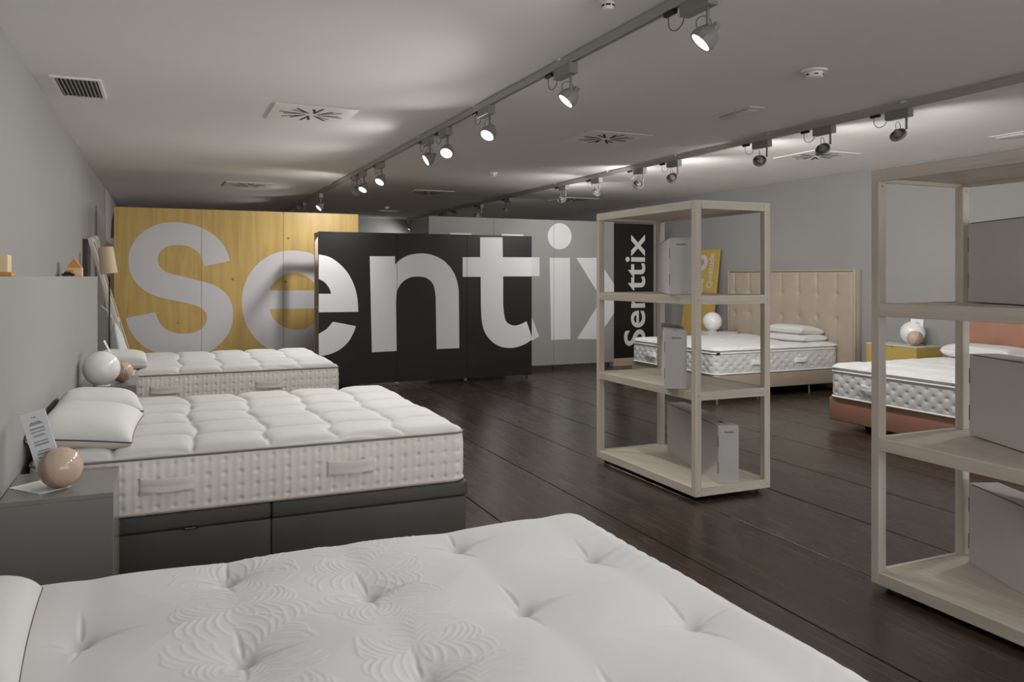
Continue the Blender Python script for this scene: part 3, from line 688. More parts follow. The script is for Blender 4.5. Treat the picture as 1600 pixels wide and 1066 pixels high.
def border(L, W, Rc, z0, z1, mode, mat, parent, res=.009, bulge=.008, name='side_border'):
    P, Nn, s, tot = perimeter(L, W, Rc, res)
    nz = max(10, int((z1 - z0) / .008))
    z = np.linspace(z0, z1, nz)
    S, Z = np.meshgrid(s, z, indexing='ij')
    zt = (Z - z0) / (z1 - z0)
    off = bulge * (1 - (2 * zt - 1) ** 4)
    if mode == 'channel':       # vertical channels with rows of stitches
        nS = round(tot / .078); pitch = tot / nS; nr = 4; zp = (z1 - z0) / nr
        ds = (S / pitch + .5) % 1 - .5
        ds = ds * pitch
        dz = ((Z - z0) / zp) % 1 - .5
        dz = dz * zp
        off = off - .004 * np.exp(-(ds / .007) ** 2) - .013 * np.exp(-(ds ** 2 + dz ** 2) / (.009 ** 2)) - .0008 * np.exp(-(dz / .012) ** 2) + .004 * (1 - (2 * ds / pitch) ** 2)
    elif mode == 'diamond':      # staggered tufts
        nS = round(tot / .135); pitch = tot / nS; zp = .105
        for sh_, zo in ((0, 0), (.5, .5)):
            ds = ((S / pitch + sh_) % 1 - .5) * pitch
            zz = (Z - z0) / (zp * 1.0) / 1 + zo
            dz = (zz % 1 - .5) * zp
            off = off - .0075 * np.exp(-(ds ** 2 / (.016 ** 2) + dz ** 2 / (.010 ** 2))) - .005 * np.exp(-(ds ** 2 / (.035 ** 2) + dz ** 2 / (.03 ** 2)))
        off = off * np.clip(np.minimum(zt, 1 - zt) * 9, 0, 1)
    X = P[:, 0:1] + Nn[:, 0:1] * off; Y = P[:, 1:2] + Nn[:, 1:2] * off
    verts = np.stack([X, Y, Z], -1).reshape(-1, 3)
    return npmesh(name, verts, gridfaces(len(s), nz, True), mat, parent)

def piping(L, W, Rc, z, r, mat, parent, out=.004, name='piping'):
    P, Nn, s, tot = perimeter(L, W, Rc, .05)
    Q = P + Nn * out
    return obj(name, G().tube([(a, b, z) for a, b in Q], r, 8, True), mat, parent, smooth=True)

def under(L, W, Rc, z, mat, parent):
    P, Nn, s, tot = perimeter(L, W, Rc, .1)
    g = G(); n = len(P)
    g.add([(a, b, z) for a, b in P], [tuple(range(n))])
    return obj('underside', g, mat, parent)

def handle(parent, x, z, y=-.008, w=.25, h=.085, mat='strap'):
    """stitched webbing handle lying on the near side of the mattress"""
    pw = .045
    n = 13; vs = []; fs = []
    for i in range(n):
        f = i / (n - 1); yy = y - .008 - .016 * math.sin(PI * f) ** .6; zz = z + .014 - .003 * math.sin(PI * f)
        for dz, dy in ((0, .002), (0, -.003), (.013, -.0065), (.024, -.0015), (.037, -.0065), (h - .019, -.003), (h - .018, .002)):
            vs.append((x + .006 + (w - .012) * f, yy + dy, zz + dz))
    k = 7
    for i in range(n - 1):
        for j in range(k):
            j2 = (j + 1) % k
            fs.append((i * k + j, (i + 1) * k + j, (i + 1) * k + j2, i * k + j2))
    fs.append(tuple(range(k))); fs.append(tuple((n - 1) * k + j for j in range(k))[::-1])
    hd = obj('handle', G().add(vs, fs), M[mat], parent, auto=1.0)
    for a in (x, x + w - pw):
        obj('end_patch', G().box(a, a + pw, y - .006, y + .006, z, z + h), M[mat], hd, bevel=.0015, seg=1)
    # box-cross stitching on the end patches
    g = G()
    for a in (x, x + w - pw):
        for p, q in (((a + .006, z + .012), (a + pw - .006, z + h - .012)), ((a + pw - .006, z + .012), (a + .006, z + h - .012))):
            g.tube([(p[0], y - .0068, p[1]), (q[0], y - .0068, q[1])], .0009, 5)
        for zz in (z + .010, z + h - .010):
            g.tube([(a + .005, y - .0068, zz), (a + pw - .005, y - .0068, zz)], .0009, 5)
    obj('stitching', g, M['pipe_cream'], hd)
    return hd

def smoothnoise(X, Y, f, seed):
    r = np.random.RandomState(seed); out = np.zeros_like(X)
    for i in range(7):
        a = r.uniform(0, 2 * PI); k = f * r.uniform(.6, 1.5)
        out += np.sin(k * (X * math.cos(a) + Y * math.sin(a)) + r.uniform(0, 6.28))
    return out / 7

# --- beds 2 and 3: cream quilted top in a grid of cushions, oatmeal stitched border
def grid_top(L, W, z0, nu, nv, puff, mat, parent, res=.010, seed=3, name='quilted_top', Rc=.07):
    us, vs = axis_samples(L, res), axis_samples(W, res)
    X, Y, D = rr_map(L, W, Rc, us, vs)
    wob = .018
    Xw = X + wob * np.sin(Y * 7.0 + 1) + .010 * np.sin(Y * 17 + X * 3) - .05 * ((Y % (W / nv)) / (W / nv) - .5) ** 2
    Yw = Y + wob * np.sin(X * 6.3 + 2) + .010 * np.sin(X * 15 + 1) + .10 * (((Xw - L * 0) % (L / nu)) / (L / nu) - .5) ** 2 - .012
    cu, cv = L / nu, W / nv
    fu = np.abs((Xw / cu) % 1 * 2 - 1); fv = np.abs((Yw / cv) % 1 * 2 - 1)
    cush = np.clip((1 - fu ** 5) * (1 - fv ** 5), 0, 1) ** .5
    # stitched button dips where seams meet
    H = puff * (.25 + .75 * cush)
    H += .0022 * smoothnoise(X, Y, 30, seed) + .0016 * smoothnoise(X, Y, 70, seed + 1) * (1 - cush * .6)
    H += .004 * smoothnoise(X, Y, 6, seed + 5)
    r = .055
    ed = np.sqrt(np.clip(1 - (1 - np.clip(D / r, 0, 1)) ** 2, 0, 1))
    Z = z0 + H * ed
    return npmesh(name, np.stack([X, Y, Z], -1).reshape(-1, 3), gridfaces(len(us), len(vs)), mat, parent)

def cream_mattress(L, W, zb, T, label):
    t = thing('mattress', label, 'mattress', group=None)
    Rc = .07
    grid_top(L, W, T, 6, 5, .05, M['cream_quilt'], t)
    border(L, W, Rc, 0, T, 'channel', M['cream_border'], t)
    piping(L, W, Rc, T, .006, M['pipe_taupe'], t, .006)
    piping(L, W, Rc, .012, .007, M['pipe_cream'], t, .008)
    under(L, W, Rc, 0, M['cream_border'], t)
    for hx in (.46, 1.36):
        handle(t, hx, T * .36)
    return t

m2 = cream_mattress(2.14, 1.85, .345, .275, 'oatmeal-sided quilted mattress with cream top on the charcoal base')
m2.location = (-.56, 4.25, .338)
m3 = dup(m2, (-.56, 7.77, .338), 0, 'oatmeal-sided quilted mattress farthest along the left wall, before the yellow partition')

def dark_base(L, W, H, label, loc):
    t = thing('storage_bed', label, 'bed', loc)
    lid = .30 * H
    xs = (0, L * .5, L)
    for i in range(2):
        a, b = xs[i] + .001, xs[i + 1] - .001
        obj('upholstered_panel', G().box(a, b, 0, .05, 0.012, H - .088), M['leather_dark'], t, bevel=.010, seg=3, auto=1.2)
        obj('padded_band', G().box(a, b, -.010, .06, H - .088, H), M['leather_dark'], t, bevel=.018, seg=4, auto=1.2)
        obj('upholstered_panel', G().box(a, b, W - .05, W, 0.012, H - .088), M['leather_dark'], t, bevel=.010, seg=3, auto=1.2)
        obj('padded_band', G().box(a, b, W - .06, W + .010, H - .088, H), M['leather_dark'], t, bevel=.018, seg=4, auto=1.2)
    obj('end_panel', G().box(L - .05, L + .002, .052, W - .052, .012, H - .088), M['leather_dark'], t, bevel=.010, seg=3, auto=1.2)
    obj('padded_band', G().box(L - .06, L + .012, .0, W, H - .088, H), M['leather_dark'], t, bevel=.018, seg=4, auto=1.2)
    obj('end_panel', G().box(0, .05, .052, W - .052, .012, H), M['leather_dark'], t)
    obj('platform', G().box(.05, L - .06, .06, W - .06, H - .05, H - .004), M['leather_dark'], t)
    for fx in (.1, L - .12):
        for fy in (.1, W - .14):
            obj('foot', G().box(fx, fx + .05, fy, fy + .05, 0, .2), M['black'], t)
    tg = obj('label_tag', G().box(L * .5 - .42, L * .5 - .355, -.0145, -.0105, H - .088 - .004, H - .088 + .012), M['black'], t)
    text('label_print', 'Senttix', M['vinyl'], tg, (L * .5 - .3875, -.0152, H - .084), (R(90), 0, 0), .02, ext=.0003, fitw=.05, fith=.006)
    return t
b2 = dark_base(2.155, 1.84, .335, 'charcoal upholstered storage bed base under the middle left mattress', (-.56, 4.262, 0))
b3 = dup(b2, (-.56, 7.775, 0), 0, 'charcoal bed base under the farthest left mattress')

# --- bed 1: foreground white knit mattress with tufts and an embossed floral band
def floral_height(us, vs, X, Y):
    H = np.zeros_like(X)
    def stroke(pts, amp=.0021, sig=.0038):
        pts = np.array(pts)
        seg = np.hypot(*np.diff(pts, axis=0).T)
        out = []
        for i in range(len(pts) - 1):
            k = max(1, int(seg[i] / .0022))
            for q in range(k):
                f = q / k
                out.append(pts[i] * (1 - f) + pts[i + 1] * f)
        for (px, py) in out:
            i0 = np.searchsorted(us, px - .009); i1 = np.searchsorted(us, px + .009)
            j0 = np.searchsorted(vs, py - .009); j1 = np.searchsorted(vs, py + .009)
            if i1 <= i0 or j1 <= j0: continue
            d2 = (X[i0:i1, j0:j1] - px) ** 2 + (Y[i0:i1, j0:j1] - py) ** 2
            H[i0:i1, j0:j1] = np.maximum(H[i0:i1, j0:j1], amp * np.exp(-d2 / sig ** 2))
    def curve(x, y, a, ln, bend, n=12):
        pts = [(x, y)]
        for i in range(n):
            a += bend / n
            x += math.cos(a) * ln / n; y += math.sin(a) * ln / n
            pts.append((x, y))
        return pts
    def leaf(x, y, a, ln, w, inner=True):
        for sg in (-1, 1):
            for sc in ((1, .55) if inner else (1,)):
                p = []
                for i in range(15):
                    f = i / 14; r = w * sc * math.sin(PI * f) ** .8 * (1 - .25 * f)
                    l = ln * (f if sc == 1 else .12 + .7 * f)
                    p.append((x + math.cos(a) * l - math.sin(a) * r * sg, y + math.sin(a) * l + math.cos(a) * r * sg))
                stroke(p)
    r = random.Random(5)
    x0, x1 = .62, 1.36       # band along the mattress (local x)
    y = .0
    row = 0
    while y < 1.85:
        for c in range(2):
            cx = x0 + (x1 - x0) * (.22 + .5 * c) + r.uniform(-.03, .03)
            cy = y + (.15 if c == 1 else 0) + r.uniform(-.02, .02)
            base = r.uniform(0, 6.28)
            for k in range(3):
                leaf(cx, cy, base + k * 2.09 + r.uniform(-.2, .2), r.uniform(.06, .085), .014)
            for k in range(3):       # feathered fronds: curved barbs either side of a bent stem
                a = base + 1.05 + k * 2.09
                bx, by = cx, cy
                for q in range(6):
                    bx += math.cos(a) * .024; by += math.sin(a) * .024
                    a += .10 * (1 if k % 2 else -1)
                    ln = .135 * math.sin(PI * (q + 2) / 9) * r.uniform(.85, 1.15)
                    for sg in (-1, 1):
                        stroke(curve(bx, by, a + sg * .42, ln, sg * (1.25 + .1 * q)))
        y += .27; row += 1
    return H

def tufted_mattress(L, W, T, puff):
    t = thing('mattress', 'large white tufted knit mattress with embossed leaf pattern filling the foreground', 'mattress')
    Rc = .085
    us, vs = axis_samples(L, .0038, .075, 14), axis_samples(W, .0042, .075, 14)
    X, Y, D = rr_map(L, W, Rc, us, vs)
    tufts = []
    for i in range(-1, 7):
        for j in range(-1, 5):
            # local coordinates of the staggered buttons
            tufts.append((.39 + i * .366, .29 + j * .53 + (.265 if i % 2 == 1 else 0)))
    tufts = [(a, b) for a, b in tufts if .12 < a < L - .12 and .1 < b < W - .1]
    r = .085
    ed = np.sqrt(np.clip(1 - (1 - np.clip(D / r, 0, 1)) ** 2, 0, 1))
    H = puff * ed + .004 * smoothnoise(X, Y, 5, 9)
    dip = np.zeros_like(X)
    for a, b in tufts:
        dx, dy = X - a, Y - b
        d = np.hypot(dx, dy)
        q = .044 * np.exp(-(d / .10)) + .016 * np.exp(-(d / .026) ** 2)
        for (al, pe, sg) in ((dx, dy, 1), (dy, dx, 1)):
            curved = pe + .45 * al * al * (1 if (a * 7 + b * 3) % 1 > .5 else -1)
            q = np.maximum(q, .042 * np.exp(-(np.abs(curved) / .032) ** 1.15) * np.exp(-(np.abs(al) / .125) ** 1.7))
        dip = np.maximum(dip, q)
    # long soft valleys joining the buttons lengthwise and across
    for a in sorted(set(round(q[0], 3) for q in tufts)):
        dip += .005 * np.exp(-((X - a) / .05) ** 2)
    H = H - dip * np.clip(D / .06, 0, 1)
    # gathered wrinkles along the foot edge
    e = np.clip(1 - (L - X) / .22, 0, 1) * np.clip((L - X) / .03, 0, 1)
    H += .0028 * e * np.sin(Y * 95 + 3 * np.sin(X * 18)) * (.5 + .5 * np.sin(Y * 5.1 + 1)).clip(0, 1)
    H += floral_height(us, vs, X, Y)
    Z = T + H
    npmesh('quilted_top', np.stack([X, Y, Z], -1).reshape(-1, 3), gridfaces(len(us), len(vs)), M['white_knit'], t)
    border(L, W, Rc, 0, T, 'diamond', M['white_knit'], t, res=.015)
    piping(L, W, Rc, T, .006, M['pipe_white'], t, .004)
    piping(L, W, Rc, .01, .006, M['pipe_white'], t, .006)
    under(L, W, Rc, 0, M['white_knit'], t)
    for a, b in tufts:
        i = np.searchsorted(us, a); j = np.searchsorted(vs, b)
        z = Z[min(i, Z.shape[0] - 1), min(j, Z.shape[1] - 1)]
        g = G()
        for k in range(5):
            an = k * 1.257 + a * 9
            g.lathe([(1e-6, -.002), (.0062, 0), (.005, .0035), (1e-6, .005)], 8, Matrix.Translation((a + .0065 * math.cos(an), b + .0065 * math.sin(an), z)))
        obj('tuft', g, M['white_knit'], t, smooth=True)
    return t
m1 = tufted_mattress(2.055, 1.80, .215, .085)
m1.location = (-.578, .90, .315)
b1 = dup(b2, (-.57, .92, 0), 0, 'charcoal bed base hidden under the foreground white mattress')
b1.scale = (.945, .965, .93)

# --- beds 4 and 5: silver-white pocket mattress with loose topper
def topper_mattress(L, W, label):
    t = thing('mattress', label, 'mattress')
    Rc = .10
    T = .262
    border(L, W, Rc, 0, T, 'diamond', M['white_border'], t)
    piping(L, W, Rc, T, .008, M['pipe_white'], t, .006)
    piping(L, W, Rc, .010, .008, M['pipe_white'], t, .008)
    under(L, W, Rc, 0, M['white_border'], t)
    o = border(L - .02, W - .02, Rc, T, T + .035, 'plain', M['white_border'], t, res=.03, bulge=.003, name='topper_side')
    o.location = (.01, .01, 0)
    o = grid_top(L + .015, W + .015, T + .035, 5, 4, .042, M['white_quilt'], t, seed=21, name='topper', Rc=.11)
    o.location = (-.0075, -.0075, 0)
    piping(L + .005, W + .005, Rc, T + .036, .006, M['pipe_white'], t, .004, 'topper_piping').location = (-.0025, -.0025, 0)
    # handles on the long side and foot
    for hx in (.48, 1.30):
        for yy, rz in ((0, 0),):
            handle(t, hx, .10, mat='pipe_white', w=.2, h=.07)
    hd = handle(t, 0, .10, mat='pipe_white', w=.2, h=.07)
    hd.rotation_euler = (0, 0, R(90)); hd.location = (L + .004, W * .22, 0)
    hd = handle(t, 0, .10, mat='pipe_white', w=.2, h=.07)
    hd.rotation_euler = (0, 0, R(180)); hd.location = (1.45, W, 0)
    hd = handle(t, 0, .10, mat='pipe_white', w=.2, h=.07)
    hd.rotation_euler = (0, 0, R(180)); hd.location = (.75, W, 0)
    tg = obj('label_tag', G().box(L - .07, L - .02, W + .006, W + .010, T - .012, T + .012), M['black'], t)
    return t
m4 = topper_mattress(2.0, 1.86, 'white pillow-topped mattress on the beige upholstered bed')
m4.location = (8.11, 9.64, .300); m4.rotation_euler = (0, 0, PI)
m5 = dup(m4, (8.11, 5.99, .300), PI, 'white pillow-topped mattress on the terracotta bed behind the nearer shelves')

def head_pad(Wh, z0, z1, cols, rows, mat, parent, amp=.034, name='tufted_pad'):
    """pad in the plane x=const facing -x (local), y across"""
    ys = np.linspace(0, Wh, int(Wh / .012)); zs = np.linspace(z0, z1, int((z1 - z0) / .012))
    Yg, Zg = np.meshgrid(ys, zs, indexing='ij')
    D = np.minimum(np.minimum(Yg, Wh - Yg), np.minimum(Zg - z0, z1 - Zg))
    H = .042 * np.sqrt(np.clip(1 - (1 - np.clip(D / .03, 0, 1)) ** 2, 0, 1))
    dip = np.zeros_like(H)
    for c in cols:
        for r_ in rows:
            d = np.hypot(Yg - c, (Zg - r_))
            dip = np.maximum(dip, amp * np.exp(-d / .05) + .006 * np.exp(-(d / .02) ** 2))
            dip = np.maximum(dip, amp * .5 * np.exp(-np.abs(Yg - c) / .018) * np.exp(-np.abs(Zg - r_) / .12))
            dip = np.maximum(dip, amp * .4 * np.exp(-np.abs(Zg - r_) / .018) * np.exp(-np.abs(Yg - c) / .08))
        # vertical pleats from the top button to the top edge
        m = Zg > max(rows)
        dip = np.maximum(dip, np.where(m, amp * .55 * np.exp(-np.abs(Yg - c) / .02), 0))
    H = H - dip * np.clip(D / .03, 0, 1)
    verts = np.stack([-H, Yg, Zg], -1).reshape(-1, 3)
    return npmesh(name, verts, gridfaces(len(ys), len(zs)), mat, parent)

def bed_frame(label, loc, W, y0h, Wh, zh, mat, z0, cols, rows, legs=True, frame=.03):
    """local x = 0 at the wall, bed runs to -x; y from 0 (near side) to W"""
    t = thing('upholstered_bed', label, 'bed', loc)
    L = 2.0
    obj('base', G().box(-.10 - L, -.11, -.005, W + .005, z0, .298), M[mat], t, bevel=.012, seg=3, auto=1.2)
    hb = obj('headboard', G().box(-.075, 0, y0h, y0h + Wh, .02, zh), M[mat], t, bevel=.006, seg=2, auto=1.2)
    for a, b in ((y0h, y0h + frame), (y0h + Wh - frame, y0h + Wh)):
        obj('headboard_rim', G().box(-.115, -.075, a, b, .02, zh), M[mat], t, bevel=.006, seg=2, auto=1.2)
    obj('headboard_rim', G().box(-.115, -.075, y0h + frame, y0h + Wh - frame, zh - frame * .7, zh), M[mat], t, bevel=.006, seg=2, auto=1.2)
    pd = head_pad(Wh - 2 * frame, .02, zh - frame * .7, cols, rows, M[mat], t)
    pd.location = (-.078, y0h + frame, 0)
    for cy in cols:
        for cz in rows:
            mm = Matrix.Translation((-.085, cy, cz)) @ Matrix.Rotation(-PI / 2, 4, 'Y')
            obj('button', G().lathe([(1e-6, -.004), (.010, -.002), (.008, .003), (1e-6, .005)], 10, mm), M[mat], pd, smooth=True).location = (.078 - .005, 0, 0)
    for lx in ((-.5, -1.35, -1.98) if legs else (-.5, -1.7)):
        for ly in (.12, W - .12):
            if legs:
                obj('leg', G().lathe([(.016, 0), (.016, z0 + .01)], 14, Matrix.Translation((lx, ly, 0))), M['metal'], t, auto=.6)
            else:
                obj('leg', G().box(lx - .02, lx + .02, ly - .02, ly + .02, 0, z0 + .01), M['black'], t)
    return t
bed_frame('beige upholstered bed with tall buttoned headboard against the right wall', (XR - .005, 7.78, 0), 1.86, -.27, 2.50, 1.59, 'leather_beige', .11,
          [.28 + .337 * i for i in range(7)][:7], [.62, .945, 1.27])
bed_frame('terracotta upholstered bed with low headboard behind the nearer shelves', (XR - .005, 4.13, 0), 1.86, -.02, 1.90, 1.50, 'leather_tan', .07,
          [.3, .68, 1.06, 1.5], [.72, 1.14], legs=False)

# ------------------------------------------------------------------ pillows
def make_pillow(name, label, lx, ly, h, split, cat='pillow', pinch=.16, topmat='pillow', undermat='pillow_under', pipe='pipe_dark', group=None, dome=.5):
    """upper shell, underside gusset and a piping line round the middle"""
    t = thing(name, label, cat, group=group)
    n = 44
    u = np.sin(np.linspace(-PI / 2, PI / 2, n))
    U, V = np.meshgrid(u, u, indexing='ij')
    e = 1 - pinch * (1 - np.abs(V) ** 2.2) * 0 
    X = U * (1 - pinch * .35 * (1 - V ** 2)) ; Y = V * (1 - pinch * .35 * (1 - U ** 2))
    X, Y = X * lx / 2, Y * ly / 2
    base = np.clip((1 - U ** 4) * (1 - V ** 4), 0, 1)
    up = base ** dome
    zs = h * split
    wr = .004 * smoothnoise(X, Y, 26, 4) * up
    ZT = zs + (h - zs) * up + wr
    npmesh('cover_top', np.stack([X, Y, ZT], -1).reshape(-1, 3), gridfaces(n, n), M[topmat], t)
    ZB = zs - zs * np.clip(base, 0, 1) ** .28
    f = gridfaces(n, n)[:, ::-1]
    npmesh('cover_underside', np.stack([X, Y, ZB], -1).reshape(-1, 3), f, M[undermat], t)
    ring = [(X[i, 0], Y[i, 0]) for i in range(n)] + [(X[-1, j], Y[-1, j]) for j in range(1, n)] + [(X[i, -1], Y[i, -1]) for i in range(n - 2, -1, -1)] + [(X[0, j], Y[0, j]) for j in range(n - 2, 0, -1)]
    obj('piping', G().tube([(a, b, zs) for a, b in ring], .0032, 6, True), M[pipe], t, smooth=True)
    return t
MT2 = .338 + .275 + .040
p = make_pillow('pillow', 'white pillow with charcoal piping, nearer of two on the middle left mattress', .46, .70, .165, .40)
p.location = (-.352, 4.70, MT2 - .004); p.rotation_euler = (R(2), R(6), R(-3))
p2 = dup(p, (-.352, 5.44, MT2 - .004), R(4), 'white pillow with charcoal piping, farther of two on the middle left mattress')
p2.rotation_euler = (R(-3), R(5), R(3))
p1 = dup(p, (-.438, 2.17, .585), R(2), 'white pillow with charcoal piping at the left edge on the foreground mattress')
p1.rotation_euler = (0, R(3), R(3)); p1.scale = (.66, 1, .95)
p3 = make_pillow('pillow', 'foam pillow with beige gusset on the farthest left mattress', .40, .68, .15, .30, pinch=0.02, pipe='pillow_under', dome=.22)
p3.location = (-.34, 8.32, MT2 - .004); p3.rotation_euler = (0, R(4), R(2))
MT4 = .300 + .262 + .035 + .034
q = make_pillow('pillow', 'white pillow, upper of two stacked on the beige bed', .40, .66, .13, .45, undermat='pillow', pipe='pillow_under', dome=.4)
q.location = (7.86, 8.32, MT4 + .085); q.rotation_euler = (R(1), R(3), R(1))
q2 = make_pillow('pillow', 'white pillow with silver side band, lower of two on the beige bed', .40, .70, .105, .5, undermat='white_border', pipe='pipe_white', dome=.2, pinch=.02)
q2.location = (7.86, 8.28, MT4 - .004)
q3 = dup(q2, (7.83, 5.56, MT4 - .002), 0, 'white box-edged pillow on the terracotta bed behind the shelves')
q3.scale = (1, 1.05, 1.5)

# ------------------------------------------------------------------ nightstands and what stands on them
t = thing('nightstand', 'grey lacquered box nightstand beside the foreground mattress', 'nightstand', (-.595, 3.70, 0))
wn, dn, hn = .41, .50, .60
obj('top', G().box(0, wn, 0, dn, hn - .02, hn), M['lacquer'], t, bevel=.0015, seg=1)
obj('side_panel', G().box(wn - .018, wn, .0185, dn, 0, hn - .0205), M['lacquer'], t, bevel=.0015, seg=1)
obj('side_panel', G().box(0, wn, 0, .018, 0, hn - .0205), M['lacquer'], t, bevel=.0015, seg=1)
obj('side_panel', G().box(0, wn - .019, dn - .018, dn, 0, hn - .0205), M['lacquer'], t, bevel=.0015, seg=1)
obj('bottom', G().box(0, wn - .019, .019, dn - .019, .0, .018), M['lacquer'], t)
dup(t, (-.595, 6.98, 0), 0, 'pale nightstand between the two cream mattresses, under the globe lamp').scale = (1, 1.35, 1.06)

def bead_holder(label, loc, r=.086, tilt=0):
    t = thing('card_holder', label, 'card holder', loc)
    # two-tone turned ball: pale cap and brown band, slotted for a card
    c = Vector((0, 0, r))
    rot = Matrix.Rotation(R(68), 4, 'Y'); rz = Matrix.Rotation(R(-35), 4, 'Z')
    place = Matrix.Translation(c) @ rz @ rot
    k = 24
    def prof(a0, a1, rr):
        return [(max(1e-7, rr * math.sin(a0 + (a1 - a0) * i / k)), rr * math.cos(a0 + (a1 - a0) * i / k)) for i in range(k + 1)]
    obj('pale_half', G().lathe(prof(0, R(88), r) , 36, place), M['bead_pale'], t, smooth=True)
    obj('brown_half', G().lathe(prof(R(88), PI, r * .998), 36, place), M['bead_dark'], t, smooth=True)
    return t
bh = bead_holder('two-tone wooden ball card holder on the grey nightstand', (-.395, 3.87, .60))
b2h = dup(bh, (-.30, 7.22, .636), R(60), 'wooden ball card holder on the nightstand between the cream mattresses')
b5h = dup(bh, (7.95, 6.50, .70), R(180), 'wooden ball card holder on the mustard nightstand')

def make_card(w, h, label):
    t = thing('info_card', label, 'card')
    obj('sheet', G().box(-w / 2, w / 2, 0, .003, 0, h), M['paper'], t)
    obj('backing', G().box(-w / 2 - .0012, w / 2 + .0002, .0031, .0046, -.001, h + .0005), M['ink_dark'], t)
    # printed exploded view of mattress layers
    lay = [(.80, .055, .035), (.71, .03, .0), (.655, .022, 0), (.59, .03, 0), (.49, .012, 0), (.44, .035, 0), (.33, .012, 0), (.285, .035, 0), (.225, .03, 0)]
    for i, (zc, hh, tp) in enumerate(lay):
        a, s = .30 * w, .12 * w if i in (0, 3, 6) else 0.02 * w
        z = zc * h; q = hh * h
        poly = [(-a - .0 * w, z - q / 2), (a, z - q / 2), (a - s, z + q / 2), (-a + s, z + q / 2)]
        g = G().prism(poly, -.0006, 0.0, 'xz')
        obj('print', g, M['ink_grey'] if i not in (4, 6) else M['ink_dark'], t)
    obj('print', G().prism([(-.22 * w, .12 * h), (.22 * w, .12 * h), (.22 * w, .132 * h), (-.22 * w, .132 * h)], -.0006, 0, 'xz'), M['ink_dark'], t)
    text('lettering', 'Lia', M['ink_dark'], t, (0, -.0006, .905 * h), (R(90), 0, 0), .02, ext=.0003, fitw=.16 * w, fith=.035 * h)
    return t
def orient(o, bottom, wdir, hdir):
    wd = Vector(wdir).normalized(); hd = Vector(hdir); hd = (hd - wd * hd.dot(wd)).normalized()
    nd = hd.cross(wd) * -1    # local +y
    nd = wd.cross(hd) * -1
    m = Matrix((wd, nd, hd)).transposed()
    if m.determinant() < 0:
        nd = -nd; m = Matrix((wd, nd, hd)).transposed()
    o.location = bottom; o.rotation_euler = m.to_euler()
cd = make_card(.108, .255, 'white card with printed grey layers, slotted in the nearest wooden ball')
orient(cd, (-.437, 3.885, .68), (.91, -.36, .30), (-.30, .12, .92))
cd2 = make_card(.11, .21, 'thin card seen edge-on in the wooden ball by the globe lamp')
orient(cd2, (-.34, 7.225, .79), (.03, 1, 0), (-.42, .14, .90))
cd5 = make_card(.13, .23, 'white card leaning between globe and wooden ball on mustard nightstand')
orient(cd5, (8.00, 6.53, .775), (.60, -.79, -.05), (.10, -.0, .97))
# loose cards on the nightstand
t = thing('leaflet', 'white printed leaflet lying flat left of the wooden ball', 'leaflet', (-.475, 3.905, .6005), R(40))
obj('sheet', G().box(-.07, .07, -.105, .105, 0, .0022), M['paper'], t)
obj('backing', G().box(-.072, .072, -.107, .107, -.0004, .0), M['ink_dark'], t)
for k in range(8):
    obj('print', G().box(-.05, .05 - (k % 3) * .01, .07 - k * .018, .074 - k * .018, .0022, .0025), M['ink_grey'], t)

def globe(label, loc, r, cord):
    t = thing('globe_lamp', label, 'lamp', loc)
    obj('glass_globe', G().sphere((0, 0, r + .006), r, 40, 26), M['globe'], t, smooth=True)
    obj('foot_ring', G().lathe([(.001, 0), (r * .45, 0), (r * .45, .012), (r * .38, .016)], 28), M['white_lacquer'], t, auto=.6)
    pts = []
    for i in range(len(cord)):
        pts.append(cord[i])
    # smoothed cord
    sm = []
    for i in range(len(pts) - 1):
        for k in range(6):
            f = k / 6
            p0 = Vector(pts[max(i - 1, 0)]); p1_ = Vector(pts[i]); p2_ = Vector(pts[i + 1]); p3_ = Vector(pts[min(i + 2, len(pts) - 1)])
            sm.append(.5 * ((2 * p1_) + (-p0 + p2_) * f + (2 * p0 - 5 * p1_ + 4 * p2_ - p3_) * f * f + (-p0 + 3 * p1_ - 3 * p2_ + p3_) * f ** 3))
    sm.append(Vector(pts[-1]))
    obj('cord', G().tube(sm, .004, 6), M['black'], t, smooth=True)
    return t
globe('white globe lamp on the nightstand between the cream mattresses', (-.435, 7.02, .636), .135, [(-.04, -.05, .006), (-.06, -.14, .008), (-.10, -.15, .006), (-.15, -.12, -.05), (-.158, -.10, -.3)])
globe('white globe lamp beyond the beige bed, before the mustard poster', (7.74, 9.92, .655), .146, [(.06, .02, .006), (.14, .06, .006), (.25, .08, .006), (.33, .08, -.03)])
globe('white globe lamp on the mustard nightstand', (8.03, 6.60, .70), .135, [(-.05, -.03, .006), (-.10, -.12, .01), (-.06, -.19, .03), (.03, -.22, -.1), (.08, -.23, -.3)])

t = thing('nightstand', 'mustard yellow nightstand between the beige and terracotta beds', 'nightstand', (7.80, 6.36, 0))
obj('carcass', G().box(0.02, .40, 0, .70, 0.10, .685), M['mustard'], t, bevel=.002, seg=1)
obj('top', G().box(0, .40, -.002, .702, .6855, .70), M['white_lacquer'], t, bevel=.002, seg=1)
for z0, z1 in ((.40, .682), (.115, .39)):
    poly = [(0.002, z0), (.698, z0), (.698, z1), (.36, z1), (.33, z1 - .025), (.30, z1), (.002, z1)]
    obj('drawer_front', G().prism(poly, 0.0, .0195, 'yz'), M['mustard'], t)
for fx in (.04, .36):
    for fy in (.04, .66):
        obj('foot', G().lathe([(.012, 0), (.016, .10)], 10, Matrix.Translation((fx, fy, 0))), M['metal'], t, auto=.6)
t = thing('nightstand', 'white nightstand half hidden beyond the beige bed, under a globe lamp', 'nightstand', (7.50, 9.70, 0))
wn, dn, hn = .55, .42, .655
obj('top', G().box(0, wn, 0, dn, hn - .02, hn), M['white_lacquer'], t, bevel=.0015, seg=1)
